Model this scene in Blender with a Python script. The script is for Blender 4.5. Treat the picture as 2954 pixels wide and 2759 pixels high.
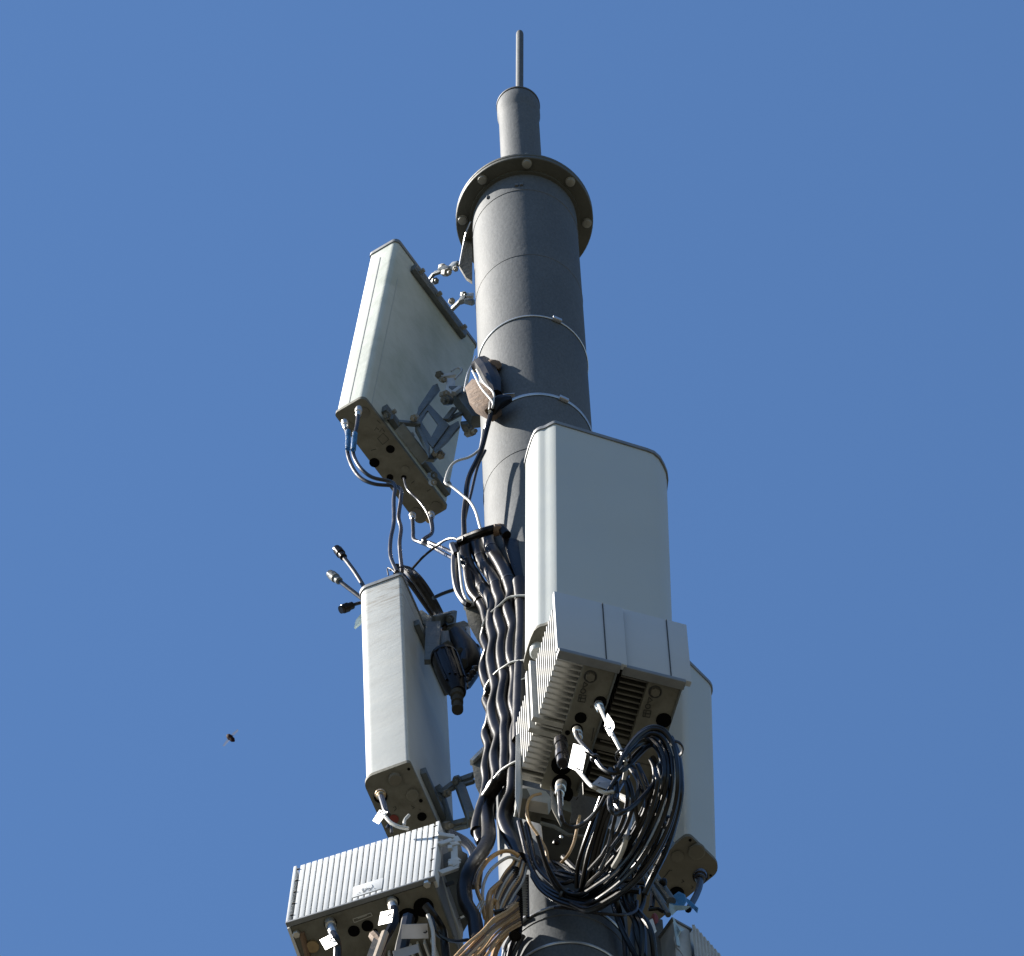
import bpy, bmesh, math, random
from mathutils import Vector, Matrix
random.seed(7)
for o in list(bpy.data.objects): bpy.data.objects.remove(o)
SC=bpy.context.scene; COL=SC.collection
V=Vector
# ---------------------------------------------------------------- camera
SW,SH=2954.0,2759.0
FOC=22500.0; VPX,VPY=-494.0,10200.0
CAM=V((0,-11.0,1.6))
def nz(*a): return V(a).normalized()
_z=nz(VPX,VPY,-FOC); _d=nz(78,0,-FOC)
_y=(_d-_z*_d.dot(_z)).normalized(); _x=_y.cross(_z)
RW=Matrix((_x,_y,_z))            # world <- camera rotation
cd=bpy.data.cameras.new('camera'); cam=bpy.data.objects.new('camera',cd); COL.objects.link(cam)
cam.matrix_world=Matrix.Translation(CAM)@RW.to_4x4()
cd.sensor_fit='HORIZONTAL'; cd.sensor_width=36; cd.lens=36*FOC/SW; cd.clip_start=0.1; cd.clip_end=6000
SC.camera=cam
# ---------------------------------------------------------------- sky, sun, exposure
SUN_EL=math.radians(47); SUN_AZ=V((-1,-0.03,0)).normalized()
w=bpy.data.worlds.new('World'); SC.world=w; w.use_nodes=True
nt=w.node_tree; nt.nodes.clear()
st=nt.nodes.new('ShaderNodeTexSky'); st.sky_type='NISHITA'; st.sun_disc=False
st.sun_elevation=SUN_EL; st.sun_rotation=math.atan2(SUN_AZ.x,SUN_AZ.y)
st.air_density=1.5; st.dust_density=0.0; st.ozone_density=10.0; st.altitude=100
bg=nt.nodes.new('ShaderNodeBackground'); bg.inputs[1].default_value=0.05
ow=nt.nodes.new('ShaderNodeOutputWorld')
nt.links.new(st.outputs[0],bg.inputs[0]); nt.links.new(bg.outputs[0],ow.inputs[0])
sl=bpy.data.lights.new('sun','SUN'); sl.energy=5.0; sl.angle=math.radians(0.53); sl.color=(1,0.94,0.85)
so=bpy.data.objects.new('sun',sl); COL.objects.link(so); so.location=(-30,-5,50)
sd=V((SUN_AZ.x*math.cos(SUN_EL),SUN_AZ.y*math.cos(SUN_EL),math.sin(SUN_EL)))
so.rotation_euler=sd.to_track_quat('Z','Y').to_euler()
SC.view_settings.view_transform='Standard'; SC.view_settings.look='None'
SC.view_settings.exposure=1.48; SC.view_settings.gamma=1; SC.view_settings.use_curve_mapping=False

# ---------------------------------------------------------------- photo ray -> place
def ray(px,py): return (RW@V((px-SW/2,SH/2-py,-FOC))).normalized()
OFFY=0.0                         # mounting depth of the group being built, behind the mast axis
def W(px,py,Y):
    Y+=OFFY; r=ray(px,py); return CAM+r*((Y-CAM.y)/r.y)
def Wpl(px,py,o,n):
    r=ray(px,py); return CAM+r*((o-CAM).dot(n)/r.dot(n))
def WP(pts): return [W(*p) for p in pts]

# ---------------------------------------------------------------- materials
MT={}
def mat(name,col,rough=.5,metal=0,bump=0,bscale=60,noise=0,nscale=8,dirt=None,dscale=4,damt=0,coat=0,stretch=None,alpha=None,spec=None,grain=0):
    m=bpy.data.materials.new(name); m.use_nodes=True; n=m.node_tree; N=n.nodes; L=n.links
    b=N['Principled BSDF']; b.inputs['Roughness'].default_value=rough; b.inputs['Metallic'].default_value=metal
    if coat: b.inputs['Coat Weight'].default_value=coat; b.inputs['Coat Roughness'].default_value=.12
    if spec is not None: b.inputs['Specular IOR Level'].default_value=spec
    tc=N.new('ShaderNodeTexCoord'); mp=N.new('ShaderNodeMapping'); L.new(tc.outputs['Object'],mp.inputs[0])
    if stretch: mp.inputs['Scale'].default_value=stretch
    def nois(sc,det=6,ro=.6,src=mp):
        t=N.new('ShaderNodeTexNoise'); t.inputs['Scale'].default_value=sc; t.inputs['Detail'].default_value=det; t.inputs['Roughness'].default_value=ro
        L.new(src.outputs[0],t.inputs['Vector']); return t
    cur=None
    mx=N.new('ShaderNodeMix'); mx.data_type='RGBA'; c=V(col)
    t=nois(nscale); rr=N.new('ShaderNodeMapRange'); rr.inputs[1].default_value=.3; rr.inputs[2].default_value=.7; L.new(t.outputs[0],rr.inputs[0]); L.new(rr.outputs[0],mx.inputs[0])
    mx.inputs[6].default_value=(*(c*(1-noise)),1); mx.inputs[7].default_value=(*(V([min(1,x) for x in c*(1+noise)])),1)
    cur=mx.outputs[2]
    if dirt:
        t2=nois(dscale,8,.7); r2=N.new('ShaderNodeMapRange'); r2.inputs[1].default_value=.45; r2.inputs[2].default_value=.75; r2.inputs[4].default_value=damt
        L.new(t2.outputs[0],r2.inputs[0]); m2=N.new('ShaderNodeMix'); m2.data_type='RGBA'; L.new(r2.outputs[0],m2.inputs[0]); L.new(cur,m2.inputs[6]); m2.inputs[7].default_value=(*dirt,1); cur=m2.outputs[2]
    if grain:
        t4=nois(grain,2,.5); r4=N.new('ShaderNodeMapRange'); r4.inputs[1].default_value=.3; r4.inputs[2].default_value=.7; r4.inputs[3].default_value=.86; r4.inputs[4].default_value=1.12
        L.new(t4.outputs[0],r4.inputs[0]); m4=N.new('ShaderNodeVectorMath'); m4.operation='SCALE'; L.new(cur,m4.inputs[0]); L.new(r4.outputs[0],m4.inputs['Scale']); cur=m4.outputs[0]
    L.new(cur,b.inputs['Base Color'])
    r5=N.new('ShaderNodeMapRange'); r5.inputs[3].default_value=max(0,rough-.1); r5.inputs[4].default_value=min(1,rough+.12); L.new(t.outputs[0],r5.inputs[0]); L.new(r5.outputs[0],b.inputs['Roughness'])
    if bump:
        t3=nois(bscale,5,.6); bp=N.new('ShaderNodeBump'); bp.inputs['Strength'].default_value=bump; bp.inputs['Distance'].default_value=.01; L.new(t3.outputs[0],bp.inputs['Height']); L.new(bp.outputs[0],b.inputs['Normal'])
    if alpha is not None: b.inputs['Alpha'].default_value=alpha
    MT[name]=m; return m
mat('mast_paint',(.098,.106,.113),.68,.04,.12,55,.10,3.5,(.062,.07,.078),2.0,.6,grain=140,stretch=(1,1,.45),spec=.14)
mat('mast_seam',(.09,.095,.1),.6,0,0,60,.2,20)
mat('flange_steel',(.07,.07,.058),.6,.1,.2,60,.25,10,(.07,.07,.05),9,.6)
mat('bolt_steel',(.23,.225,.20),.6,.1,.1,90,.15,30)
mat('steel_band',(.46,.47,.48),.35,.7,0,60,.15,14)
mat('radome_white',(.40,.425,.415),.42,0,.05,90,.03,6,(.36,.36,.31),3,.3,spec=.2)
mat('radome_stained',(.49,.515,.475),.45,0,.12,40,.06,4,(.25,.285,.215),2.2,.9,spec=.2)
mat('radome_dusty',(.43,.445,.435),.5,0,.1,30,.04,5,(.33,.31,.27),4,.3,spec=.2,stretch=(1,1,2.2))
def top_dirt(m,z0,z1):
    n=m.node_tree; N=n.nodes; L=n.links; b=N['Principled BSDF']; src=b.inputs['Base Color'].links[0].from_socket
    tc=N.new('ShaderNodeTexCoord'); sx=N.new('ShaderNodeSeparateXYZ'); L.new(tc.outputs['Object'],sx.inputs[0])
    a=N.new('ShaderNodeMapRange'); a.inputs[1].default_value=z0; a.inputs[2].default_value=z1; L.new(sx.outputs[2],a.inputs[0])
    mp=N.new('ShaderNodeMapping'); mp.inputs['Scale'].default_value=(6,6,42); mp.inputs['Rotation'].default_value=(.12,.1,0); L.new(tc.outputs['Object'],mp.inputs[0])
    t=N.new('ShaderNodeTexNoise'); t.inputs['Scale'].default_value=1.6; t.inputs['Detail'].default_value=7; t.inputs['Roughness'].default_value=.7; L.new(mp.outputs[0],t.inputs['Vector'])
    c=N.new('ShaderNodeMapRange'); c.inputs[1].default_value=.5; c.inputs[2].default_value=.62; L.new(t.outputs[0],c.inputs[0])
    mu=N.new('ShaderNodeMath'); mu.operation='MULTIPLY'; L.new(a.outputs[0],mu.inputs[0]); L.new(c.outputs[0],mu.inputs[1])
    m2=N.new('ShaderNodeMath'); m2.operation='MULTIPLY'; m2.inputs[1].default_value=.75; L.new(mu.outputs[0],m2.inputs[0])
    mx=N.new('ShaderNodeMix'); mx.data_type='RGBA'; L.new(m2.outputs[0],mx.inputs[0]); L.new(src,mx.inputs[6]); mx.inputs[7].default_value=(.24,.21,.17,1); L.new(mx.outputs[2],b.inputs['Base Color'])
top_dirt(MT['radome_dusty'],1.02,1.30)
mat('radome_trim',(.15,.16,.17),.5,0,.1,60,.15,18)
mat('end_plate',(.15,.147,.125),.7,.0,.15,70,.14,22,(.07,.06,.042),9,.7,spec=.2)
mat('end_plate_tan',(.135,.127,.105),.7,0,.15,50,.12,14,(.085,.075,.055),6,.6,spec=.2)
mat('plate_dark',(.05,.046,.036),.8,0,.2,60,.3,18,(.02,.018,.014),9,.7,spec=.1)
mat('symbol_ink',(.03,.03,.028),.7)
mat('socket_black',(.003,.003,.003),.8,spec=.05)
mat('galvanised',(.105,.12,.125),.5,.3,.3,60,.22,25,(.15,.15,.13),14,.5)
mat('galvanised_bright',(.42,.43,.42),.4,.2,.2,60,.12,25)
mat('cable_black',(.007,.0055,.0045),.32,0,.04,120,.3,20,spec=.34)
mat('feeder_black',(.006,.0045,.0035),.30,0,.05,60,.25,14,(.016,.012,.009),12,.45,spec=.11)
mat('cable_grey',(.022,.019,.02),.26,0,.05,120,.2,20,spec=.3)
mat('cable_white',(.42,.41,.38),.4,0,.05,90,.1,20)
mat('cable_tan',(.50,.30,.12),.45,0,.12,60,.2,25,(.12,.08,.05),12,.5)
mat('tag_white',(.7,.7,.68),.4,0,0,90,.02,30)
mat('tag_grey',(.3,.31,.33),.5,0,0,90,.05,30)
mat('tie_white',(.48,.48,.45),.4,0,0,60,.08,30)
mat('tie_black',(.015,.015,.018),.4)
mat('radio_paint',(.47,.485,.49),.45,0,.06,90,.04,12,(.3,.3,.29),7,.3)
mat('radio_white',(.60,.61,.61),.45,0,.05,90,.03,12,(.42,.42,.41),7,.25,spec=.3)
mat('radio_cover',(.41,.43,.45),.5,0,.05,60,.03,5,spec=.2)
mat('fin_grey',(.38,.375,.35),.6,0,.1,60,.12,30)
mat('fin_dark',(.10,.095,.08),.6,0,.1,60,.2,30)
mat('brass_dull',(.3,.22,.12),.4,.8,.1,80,.2,40)
mat('connector_steel',(.55,.53,.48),.3,.85,.1,80,.15,40)
mat('mastic_brown',(.16,.10,.06),.8,0,.6,28,.3,18,(.09,.06,.045),10,.8)
mat('tape_beige',(.34,.27,.20),.6,0,.2,40,.15,20)
mat('tape_blue',(.03,.16,.36),.45,0,.5,60,.3,40)
mat('plastic_pale',(.35,.45,.47),.4,0,.4,50,.15,40)
mat('rust_red',(.16,.02,.015),.6)
mat('insect_body',(.02,.006,.006),.8,spec=.1)
mat('insect_wing',(.02,.022,.03),.6,spec=.1,alpha=.3)
mat('ground_gravel',(.052,.048,.037),.95,0,.4,3,.2,.15,(.035,.045,.022),.03,.7)
mat('concrete',(.36,.35,.33),.85,0,.3,20,.1,3)

# ---------------------------------------------------------------- mesh tools
class MB:
    def __init__(s): s.v=[]; s.f=[]
    def add(s,vs,fs):
        b=len(s.v); s.v+= [V(x) for x in vs]; s.f+=[[i+b for i in f] for f in fs]; return s
    def hexa(s,o,a,b,c):
        o=V(o);a=V(a);b=V(b);c=V(c)
        if a.cross(b).dot(c)<0: a,b=b,a
        vs=[o,o+a,o+a+b,o+b,o+c,o+a+c,o+a+b+c,o+b+c]
        return s.add(vs,[[3,2,1,0],[4,5,6,7],[0,1,5,4],[1,2,6,5],[2,3,7,6],[3,0,4,7]])
    def cbox(s,c,a,b,d): a=V(a);b=V(b);d=V(d); return s.hexa(V(c)-(a+b+d)/2,a,b,d)
    def prism(s,poly,vec):
        n=len(poly); vec=V(vec); p=[V(x) for x in poly]
        nn=sum(((p[i]-p[0]).cross(p[(i+1)%n]-p[0]) for i in range(1,n)),V())
        if nn.dot(vec)<0: p.reverse()
        return s.add(p+[x+vec for x in p],[list(range(n))[::-1],list(range(n,2*n))]+[[i,(i+1)%n,n+(i+1)%n,n+i] for i in range(n)])
    def bar(s,a,b,w,t,side=None):
        a=V(a);b=V(b);d=(b-a); u=d.normalized(); side=V(side) if side else u.orthogonal()
        e=(side-u*side.dot(u)).normalized(); g=u.cross(e)
        return s.hexa(a-e*w/2-g*t/2,d,e*w,g*t)
    def tube(s,pts,r,n=8,cap=True):
        pts=[V(p) for p in pts]; m=len(pts); rs=r if isinstance(r,(list,tuple)) else [r]*m
        tg=[(pts[min(i+1,m-1)]-pts[max(i-1,0)]).normalized() for i in range(m)]
        e=tg[0].orthogonal().normalized(); vs=[]
        for i in range(m):
            e=(e-tg[i]*e.dot(tg[i])).normalized(); g=tg[i].cross(e)
            for k in range(n):
                a=2*math.pi*k/n; vs.append(pts[i]+(e*math.cos(a)+g*math.sin(a))*rs[i])
        fs=[[i*n+k,i*n+(k+1)%n,(i+1)*n+(k+1)%n,(i+1)*n+k] for i in range(m-1) for k in range(n)]
        if cap: fs+=[list(range(n))[::-1],[ (m-1)*n+k for k in range(n)]]
        return s.add(vs,fs)
    def cyl(s,a,b,r,r2=None,n=16): return s.tube([a,b],[r,r if r2 is None else r2],n)
    def lathe(s,c,prof,n=48,ax=(0,0,1)):
        c=V(c); ax=V(ax).normalized(); e=ax.orthogonal().normalized(); g=ax.cross(e); vs=[]; m=len(prof)
        for r,z in prof:
            for k in range(n):
                a=2*math.pi*k/n; vs.append(c+ax*z+(e*math.cos(a)+g*math.sin(a))*r)
        fs=[[i*n+k,i*n+(k+1)%n,(i+1)*n+(k+1)%n,(i+1)*n+k] for i in range(m-1) for k in range(n)]
        fs+=[list(range(n))[::-1],[(m-1)*n+k for k in range(n)]]
        return s.add(vs,fs)
    def ring(s,c,R,r,n=48,m=6,ax=(0,0,1),a0=0,a1=360,flat=1):
        c=V(c); ax=V(ax).normalized(); e=V((1,0,0)); e=(e-ax*e.dot(ax)).normalized(); g=ax.cross(e); full=a1-a0>=360
        N=n+(0 if full else 1); vs=[]
        for i in range(N):
            a=math.radians(a0+(a1-a0)*i/n); d=e*math.cos(a)+g*math.sin(a)
            for k in range(m):
                b=2*math.pi*k/m+math.pi/m; vs.append(c+d*(R+r*math.cos(b))+ax*r*flat*math.sin(b))
        fs=[[i*m+k,((i+1)%N)*m+k,((i+1)%N)*m+(k+1)%m,i*m+(k+1)%m] for i in range(n) for k in range(m)]
        if not full: fs+=[list(range(m)),[n*m+k for k in range(m)][::-1]]
        return s.add(vs,fs)
    def blob(s,c,rx,ry,rz,n=10,jit=.12,seed=1):
        rd=random.Random(seed); c=V(c); vs=[]; fs=[]; m=n//2+1
        for i in range(m+1):
            th=math.pi*i/m
            for k in range(n):
                a=2*math.pi*k/n; j=1+rd.uniform(-jit,jit) if 0<i<m else 1
                vs.append(c+V((rx*math.sin(th)*math.cos(a)*j,ry*math.sin(th)*math.sin(a)*j,rz*math.cos(th)*j)))
        for i in range(m):
            for k in range(n): fs.append([i*n+k,(i+1)*n+k,(i+1)*n+(k+1)%n,i*n+(k+1)%n])
        return s.add(vs,fs)
    def mesh(s,name,material,M=None,bevel=0,angle=35):
        me=bpy.data.meshes.new(name); inv=M.inverted() if M else Matrix()
        me.from_pydata([inv@x for x in s.v],[],s.f)
        bm=bmesh.new(); bm.from_mesh(me)
        bmesh.ops.remove_doubles(bm,verts=bm.verts,dist=1e-5)
        bmesh.ops.recalc_face_normals(bm,faces=bm.faces)
        if bevel:
            ed=[e for e in bm.edges if len(e.link_faces)==2 and e.calc_face_angle(0)>math.radians(40)]
            bmesh.ops.bevel(bm,geom=ed,offset=bevel,segments=2,affect='EDGES',profile=.6,clamp_overlap=True)
        bm.to_mesh(me); bm.free()
        me.materials.append(MT[material]); me.shade_smooth(); me.set_sharp_from_angle(angle=math.radians(angle))
        return me
def catm(p,sub=7):
    p=[V(x) for x in p]; q=[p[0]*2-p[1]]+p+[p[-1]*2-p[-2]]; out=[]
    for i in range(1,len(q)-2):
        a,b,c,d=q[i-1:i+3]
        for k in range(sub):
            t=k/sub; out.append(.5*((2*b)+(c-a)*t+(2*a-5*b+4*c-d)*t*t+(3*b-a-3*c+d)*t**3))
    out.append(p[-1]); return out
def thing(name,label,cat,loc,group=None,M=None):
    o=bpy.data.objects.new(name,None); COL.objects.link(o); o.empty_display_size=.1
    o.matrix_world=M if M else Matrix.Translation(loc)
    o['label']=label; o['category']=cat
    if group: o['group']=group
    o['_m']=0; MW[o.name]=o.matrix_world.copy(); del o['_m']; return o
MW={}
def part(name,mb,material,parent,bevel=0,label=None,kind=None,angle=35):
    M=MW[parent.name]; o=bpy.data.objects.new(name,mb.mesh(name,material,M,bevel,angle)); COL.objects.link(o)
    o.parent=parent; MW[o.name]=M
    if label: o['label']=label
    if kind: o['kind']=kind
    return o
def solo(name,mb,material,label,cat,group=None,bevel=0,angle=35):
    c=sum(mb.v,V())/len(mb.v); M=Matrix.Translation(c)
    o=bpy.data.objects.new(name,mb.mesh(name,material,M,bevel,angle)); COL.objects.link(o); o.matrix_world=M; MW[o.name]=M
    o['label']=label; o['category']=cat
    if group: o['group']=group
    return o
def rep(src,offs,parent=None):            # copies of a part (shared mesh), offsets in the parent's own axes
    out=[]
    for d in offs:
        c=src.copy(); COL.objects.link(c); c.parent=src.parent; c.location=V(src.location)+V(d); MW[c.name]=MW[src.name]@Matrix.Translation(V(d)); out.append(c)
    return out
def frame(o,ex,ez):
    ex=V(ex).normalized(); ez=V(ez).normalized(); ex=(ex-ez*ex.dot(ez)).normalized(); ey=ez.cross(ex)
    M=Matrix.Identity(4)
    for i in range(3): M[i][0]=ex[i];M[i][1]=ey[i];M[i][2]=ez[i];M[i][3]=o[i]
    return M
def cable(name,pts,r,material,label,cat='cable',group=None,n=8,sub=7,conn=None):
    p=catm(WP(pts),sub); mb=MB().tube(p,r,n)
    if not conn: return solo(name,mb,material,label,cat,group)
    t=thing(name,label,cat,p[0],group); part('sheath',mb,material,t)
    for (cm,cr,cl,at) in conn:
        a=p[0] if at==0 else p[-1]; b=p[1] if at==0 else p[-2]; u=(a-b).normalized()
        q=MB(); q.lathe(a-u*cl*.4,[(r*1.1,-.006),(cr*.8,0),(cr*.8,cl*.35),(cr,cl*.38),(cr,cl*.8),(cr*.85,cl*.84),(cr*.85,cl)],12,u)
        part('connector',q,cm,t,angle=30)
    return t
def polytag(name,quad,Y,label,material='tag_white',t=.0015,group=None,slit=None,face=None):
    P=[W(x,y,(Y[i] if isinstance(Y,(list,tuple)) else Y)) for i,(x,y) in enumerate(quad)]
    if face:                                       # card twisted towards the upper left
        c0=sum(P,V())/len(P); fn=V(face).normalized(); P=[Wpl(x,y,c0,fn) for x,y in quad]
    n=(P[1]-P[0]).cross(P[2]-P[0]).normalized(); 
    if n.dot(CAM-P[0])<0: n=-n
    tg=thing(name,label,'label tag',sum(P,V())/len(P),group)
    part('card',MB().prism(P,-n*t),material,tg)
    if slit:
        a=W(slit[0],slit[1],Y if not isinstance(Y,(list,tuple)) else sum(Y)/len(Y)); 
        a=Wpl(slit[0],slit[1],P[0],n)+n*.003; b=Wpl(slit[2],slit[3],P[0],n)+n*.003; m=(a+b)/2+n*.004
        part('tie',MB().tube(catm([a,m,b],4),.0022,6),'tie_black',tg)
    return tg

# ================================================================ SETTING
g=MB(); N=64
vs=[(0,0,0)]; fs=[]
for i,R in enumerate((5,20,80,400,2500)):
    for k in range(N): a=2*math.pi*k/N; vs.append((R*math.cos(a),R*math.sin(a),0))
for k in range(N): fs.append([0,1+k,1+(k+1)%N])
for i in range(4):
    for k in range(N): fs.append([1+i*N+k,1+(i+1)*N+k,1+(i+1)*N+(k+1)%N,1+i*N+(k+1)%N])
g.add(vs,fs); go=bpy.data.objects.new('ground',g.mesh('ground','ground_gravel')); COL.objects.link(go); go['kind']='structure'
fo=MB().hexa((-1.1,-1.1,.004),(2.2,0,0),(0,2.2,0),(0,0,.3)); f=bpy.data.objects.new('footing',fo.mesh('footing','concrete',bevel=.02)); COL.objects.link(f); f['kind']='structure'

# ================================================================ MAST
PR=.192
def zs(px,py,R): return W(px,py,-R).z        # height of a ring's near point seen at that pixel
ZF=zs(1503,455,.2525)
mast=thing('cell_tower_mast','tall grey steel monopole with bolted top flange and thin lightning rod','mast',(0,0,.3))
part('shaft',MB().lathe((0,0,0),[(.3,.3),(.26,4),(PR,14),(PR,ZF-.012)],64),'mast_paint',mast)
part('shaft_base',MB().lathe((0,0,0),[(.5,.3),(.5,.34),(.32,.36)],48),'flange_steel',mast)
fl=part('flange',MB().lathe((0,0,0),[(PR+.012,ZF-.016),(PR+.012,ZF-.001),(.250,ZF),(.2525,ZF+.003),(.2525,ZF+.018),(.25,ZF+.021),(.25,ZF+.024),(.2525,ZF+.027),(.2525,ZF+.040),(.25,ZF+.043),(.07,ZF+.043)],72),'flange_steel',mast)
for k in range(8):
    a=math.radians(-90+5+45*k); c=V((.229*math.cos(a),.229*math.sin(a),ZF))
    part('bolt',MB().lathe(c,[(.013,-.016),(.016,-.014),(.016,-.004),(.019,-.003),(.019,-.0005),(.009,-.0004),(.009,.0435),(.017,.0436),(.017,.06),(.008,.0601),(.008,.075)],14),'bolt_steel',fl)
ZN0=ZF+.043; ZN1=zs(1500,253,.08)
part('neck',MB().lathe((0,0,0),[(.078,ZN0),(.0765,ZN0+.02),(.0762,ZN1-.16),(.0775,ZN1-.13),(.0815,ZN1-.10),(.0815,ZN1-.01),(.079,ZN1)],48),'mast_paint',mast)
part('neck_cap',MB().lathe((0,0,0),[(.0835,ZN1),(.0835,ZN1+.008),(.07,ZN1+.014),(.02,ZN1+.016)],48),'mast_seam',mast)
ZR=W(1502,94,0).z
part('lightning_rod',MB().tube([V((.005,0,ZN1+.005)),V((.022,0,ZR-.02)),V((.0225,0,ZR-.004)),V((.023,0,ZR))],[.0145,.0145,.0125,.008],16),'mast_paint',mast)
# weld seams and steel bands
for (py,r,m,tl) in ((548,.0022,'mast_seam',.02),(735,.0016,'mast_seam',-.02),(1290,.0018,'mast_seam',.0),(2640,.003,'mast_seam',0)):
    cx=1555+(py-1380)*.056
    part('weld_seam',MB().ring((0,0,zs(cx,py,PR)),PR,r,64,6,ax=(tl,.0,1)),m,mast)
def band(px,py,r,tl,flat=2.4,lug=None,lab=None):
    z=zs(px,py,PR); b=part('steel_band',MB().ring((0,0,z),PR+.0025,r,72,6,ax=(tl[0],tl[1],1),flat=flat),'steel_band',mast,label=lab)
    if lug is not None:
        a=math.radians(lug); c=V((math.cos(a)*(PR+.008),math.sin(a)*(PR+.008),z)); t=V((-math.sin(a),math.cos(a),0))
        part('band_clip',MB().cbox(c,t*.035,V((math.cos(a),math.sin(a),0))*.014,(0,0,.018)),'steel_band',b,bevel=.002)
band(1528,915,.0024,(.02,0.03),2.2,-62)
band(1545,1142,.0035,(-.02,.05),2.8,-60)
band(1632,2722,.003,(.0,.02),2.4)
band(1620,2618,.0035,(-.05,.03),2.2,-128)
band(1590,1728,.003,(.02,.03),2.2)
# small weld tabs near the top of the shaft
for (x,y) in ((1408,570),(1490,534),(1504,532)):
    Y=-math.sqrt(PR**2-((x-1508)/775)**2)-.003; c=W(x,y,Y); part('weld_tab',MB().cbox(c,(.012,0,0),(0,.008,0),(0,0,.02)),'mast_seam',mast,bevel=.002)
# cable tray plate beside the shaft, at the left below the flange
P=WP([(1333,706,.06),(1353,652,.06),(1362,700,.06),(1362,812,.06),(1345,801,.06),(1324,766,.06)])
part('clamp_plate',MB().prism(P,(.0,.012,0)),'flange_steel',mast)
part('stay_wire',MB().tube(catm(WP([(1358,640,-.03),(1345,672,.02),(1336,712,.05),(1326,765,.05)])),.0032,6),'steel_band',mast)

# ================================================================ PANEL ANTENNAS
def rpoly(w,d,rad,z,seg=6,bulge=0):
    pts=[]
    for (cx,cy,a0,r) in ((0,0,180,rad[0]),(w,0,270,rad[1]),(w,d,0,rad[2]),(0,d,90,rad[3])):
        ox=cx+(r if cx==0 else -r); oy=cy+(r if cy==0 else -r)
        for k in range(seg+1):
            a=math.radians(a0+90*k/seg); pts.append(V((ox+r*math.cos(a),oy+r*math.sin(a),z)))
    return pts
def panel(name,label,Bpx,YB,ex,w,d,h,ez,rad,mats,cap=.004,capmat='end_plate',group='panel antennas on the mast',plan=None):
    o=W(*Bpx,YB); M=frame(o,ex,ez); t=thing(name,label,'antenna',o,group,M)
    T=lambda L:[M@p for p in L]
    if plan:
        R2=M.to_3x3().inverted(); base=[R2@V((x,y,0)) for x,y in plan]; L_=[V((p.x,p.y,0)) for p in base]; mid=sum(L_,V())/len(L_)
    def rp(z):
        if plan: return [V((p.x,p.y,z)) for p in L_]
        return rpoly(w,d,rad,z)
    lo=T(rp(.012)); hi=T(rp(h-.012)); n=len(lo)
    b=MB().add(lo+hi,[list(range(n))[::-1],list(range(n,2*n))]+[[i,(i+1)%n,n+(i+1)%n,n+i] for i in range(n)])
    part('radome',b,mats[0],t,angle=28)
    def grow(z0,z1,g):
        q=rp(0); c=mid if plan else V((w/2,d/2,0))
        s=lambda p,z:M@V((c.x+(p.x-c.x)*(1+g/w*2),c.y+(p.y-c.y)*(1+g/d*2),z))
        m=len(q); vs=[s(p,z0) for p in q]+[s(p,z1) for p in q]
        return MB().add(vs,[list(range(m))[::-1],list(range(m,2*m))]+[[i,(i+1)%m,m+(i+1)%m,m+i] for i in range(m)])
    e=part('end_plate',grow(-.004,.014,cap),capmat,t)
    part('top_cap',grow(h-.014,h+.006,cap),'radome_trim',t)
    return t,M,e
# --- A upper left, leaning
A,MA,Ae=panel('panel_antenna','upper left white panel antenna, leaning towards the mast with stained greenish back',(1048,1147),.02,(.263,.43,0),.515,.12,1.278,
    V((.124,-.063,1.21)),(.022,.012,.02,.014),('radome_stained',))
part('seam_strip',MB().hexa(MA@V((.0-.0012,.062,.02)),MA.to_3x3()@V((.002,0,0)),MA.to_3x3()@V((0,.0035,0)),MA.to_3x3()@V((0,0,1.17))),'radome_trim',A)
part('seam_strip',MB().hexa(MA@V((.045,-.0012,.02)),MA.to_3x3()@V((.004,0,0)),MA.to_3x3()@V((0,.002,0)),MA.to_3x3()@V((0,0,1.0))),'radome_white',A)
def hx(M,o,a,b,c): R=M.to_3x3(); return MB().hexa(M@V(o),R@V(a),R@V(b),R@V(c))
for zz,x0,x1 in ((1.178,.10,.43),(.05,.10,.5)):
    r=part('mounting_rail',hx(MA,(x0,-.022,zz),(x1-x0,0,0),(0,.022,0),(0,0,.045)),'galvanised',A,bevel=.003)
    for xx in (x0+.03,x0+.14,x1-.03):
        part('bolt',MB().cyl(MA@V((xx,-.04,zz+.022)),MA@V((xx,-.021,zz+.022)),.009,n=6),'bolt_steel',r)
# --- B lower left
Bp,MB_,Be=panel('panel_antenna','lower left white panel antenna standing upright above the ribbed radio, dirty streaks at its top',(1180,2200),.0,(.121,.366,0),.42,.156,1.412,
    V((-.014,0,1.375)),(.012,.02,.03,.035),('radome_dusty',))
for zz,x0,x1 in ((1.20,.1,.38),(.1,.1,.4)):
    r=part('mounting_rail',hx(MB_,(x0,-.02,zz),(x1-x0,0,0),(0,.02,0),(0,0,.04)),'galvanised',Bp,bevel=.003)
# --- C right of the mast, front (rounded nose at its left edge)
PLANC=[(0,0),(-.008,.001),(-.024,.0085),(-.032,.0130),(-.040,.0160),(-.050,.0175),(-.060,.0220),(-.070,.031),(-.080,.052),(-.092,.085),(-.102,.118),(-.106,.135),(-.105,.152),(-.098,.166),(-.085,.178),(-.065,.190),
 (.24,.335),(.28,.338),(.312,.325),(.336,.295),(.348,.255),(.353,.22),(.351,.195),(.342,.168),(.330,.143),(.312,.124),(.29,.113)]
Cz=W(1603,1217,-.62).z-W(1603,1790,-.62).z
Cp,MC,Ce=panel('panel_antenna','large clean white panel antenna right of the mast, above the twin radio',(1607,1792),-.62,(.354,.185,0),.40,.165,Cz,
    V((.034,0,Cz)),(.007,.045,.04,.04),('radome_white',),plan=PLANC)
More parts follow.
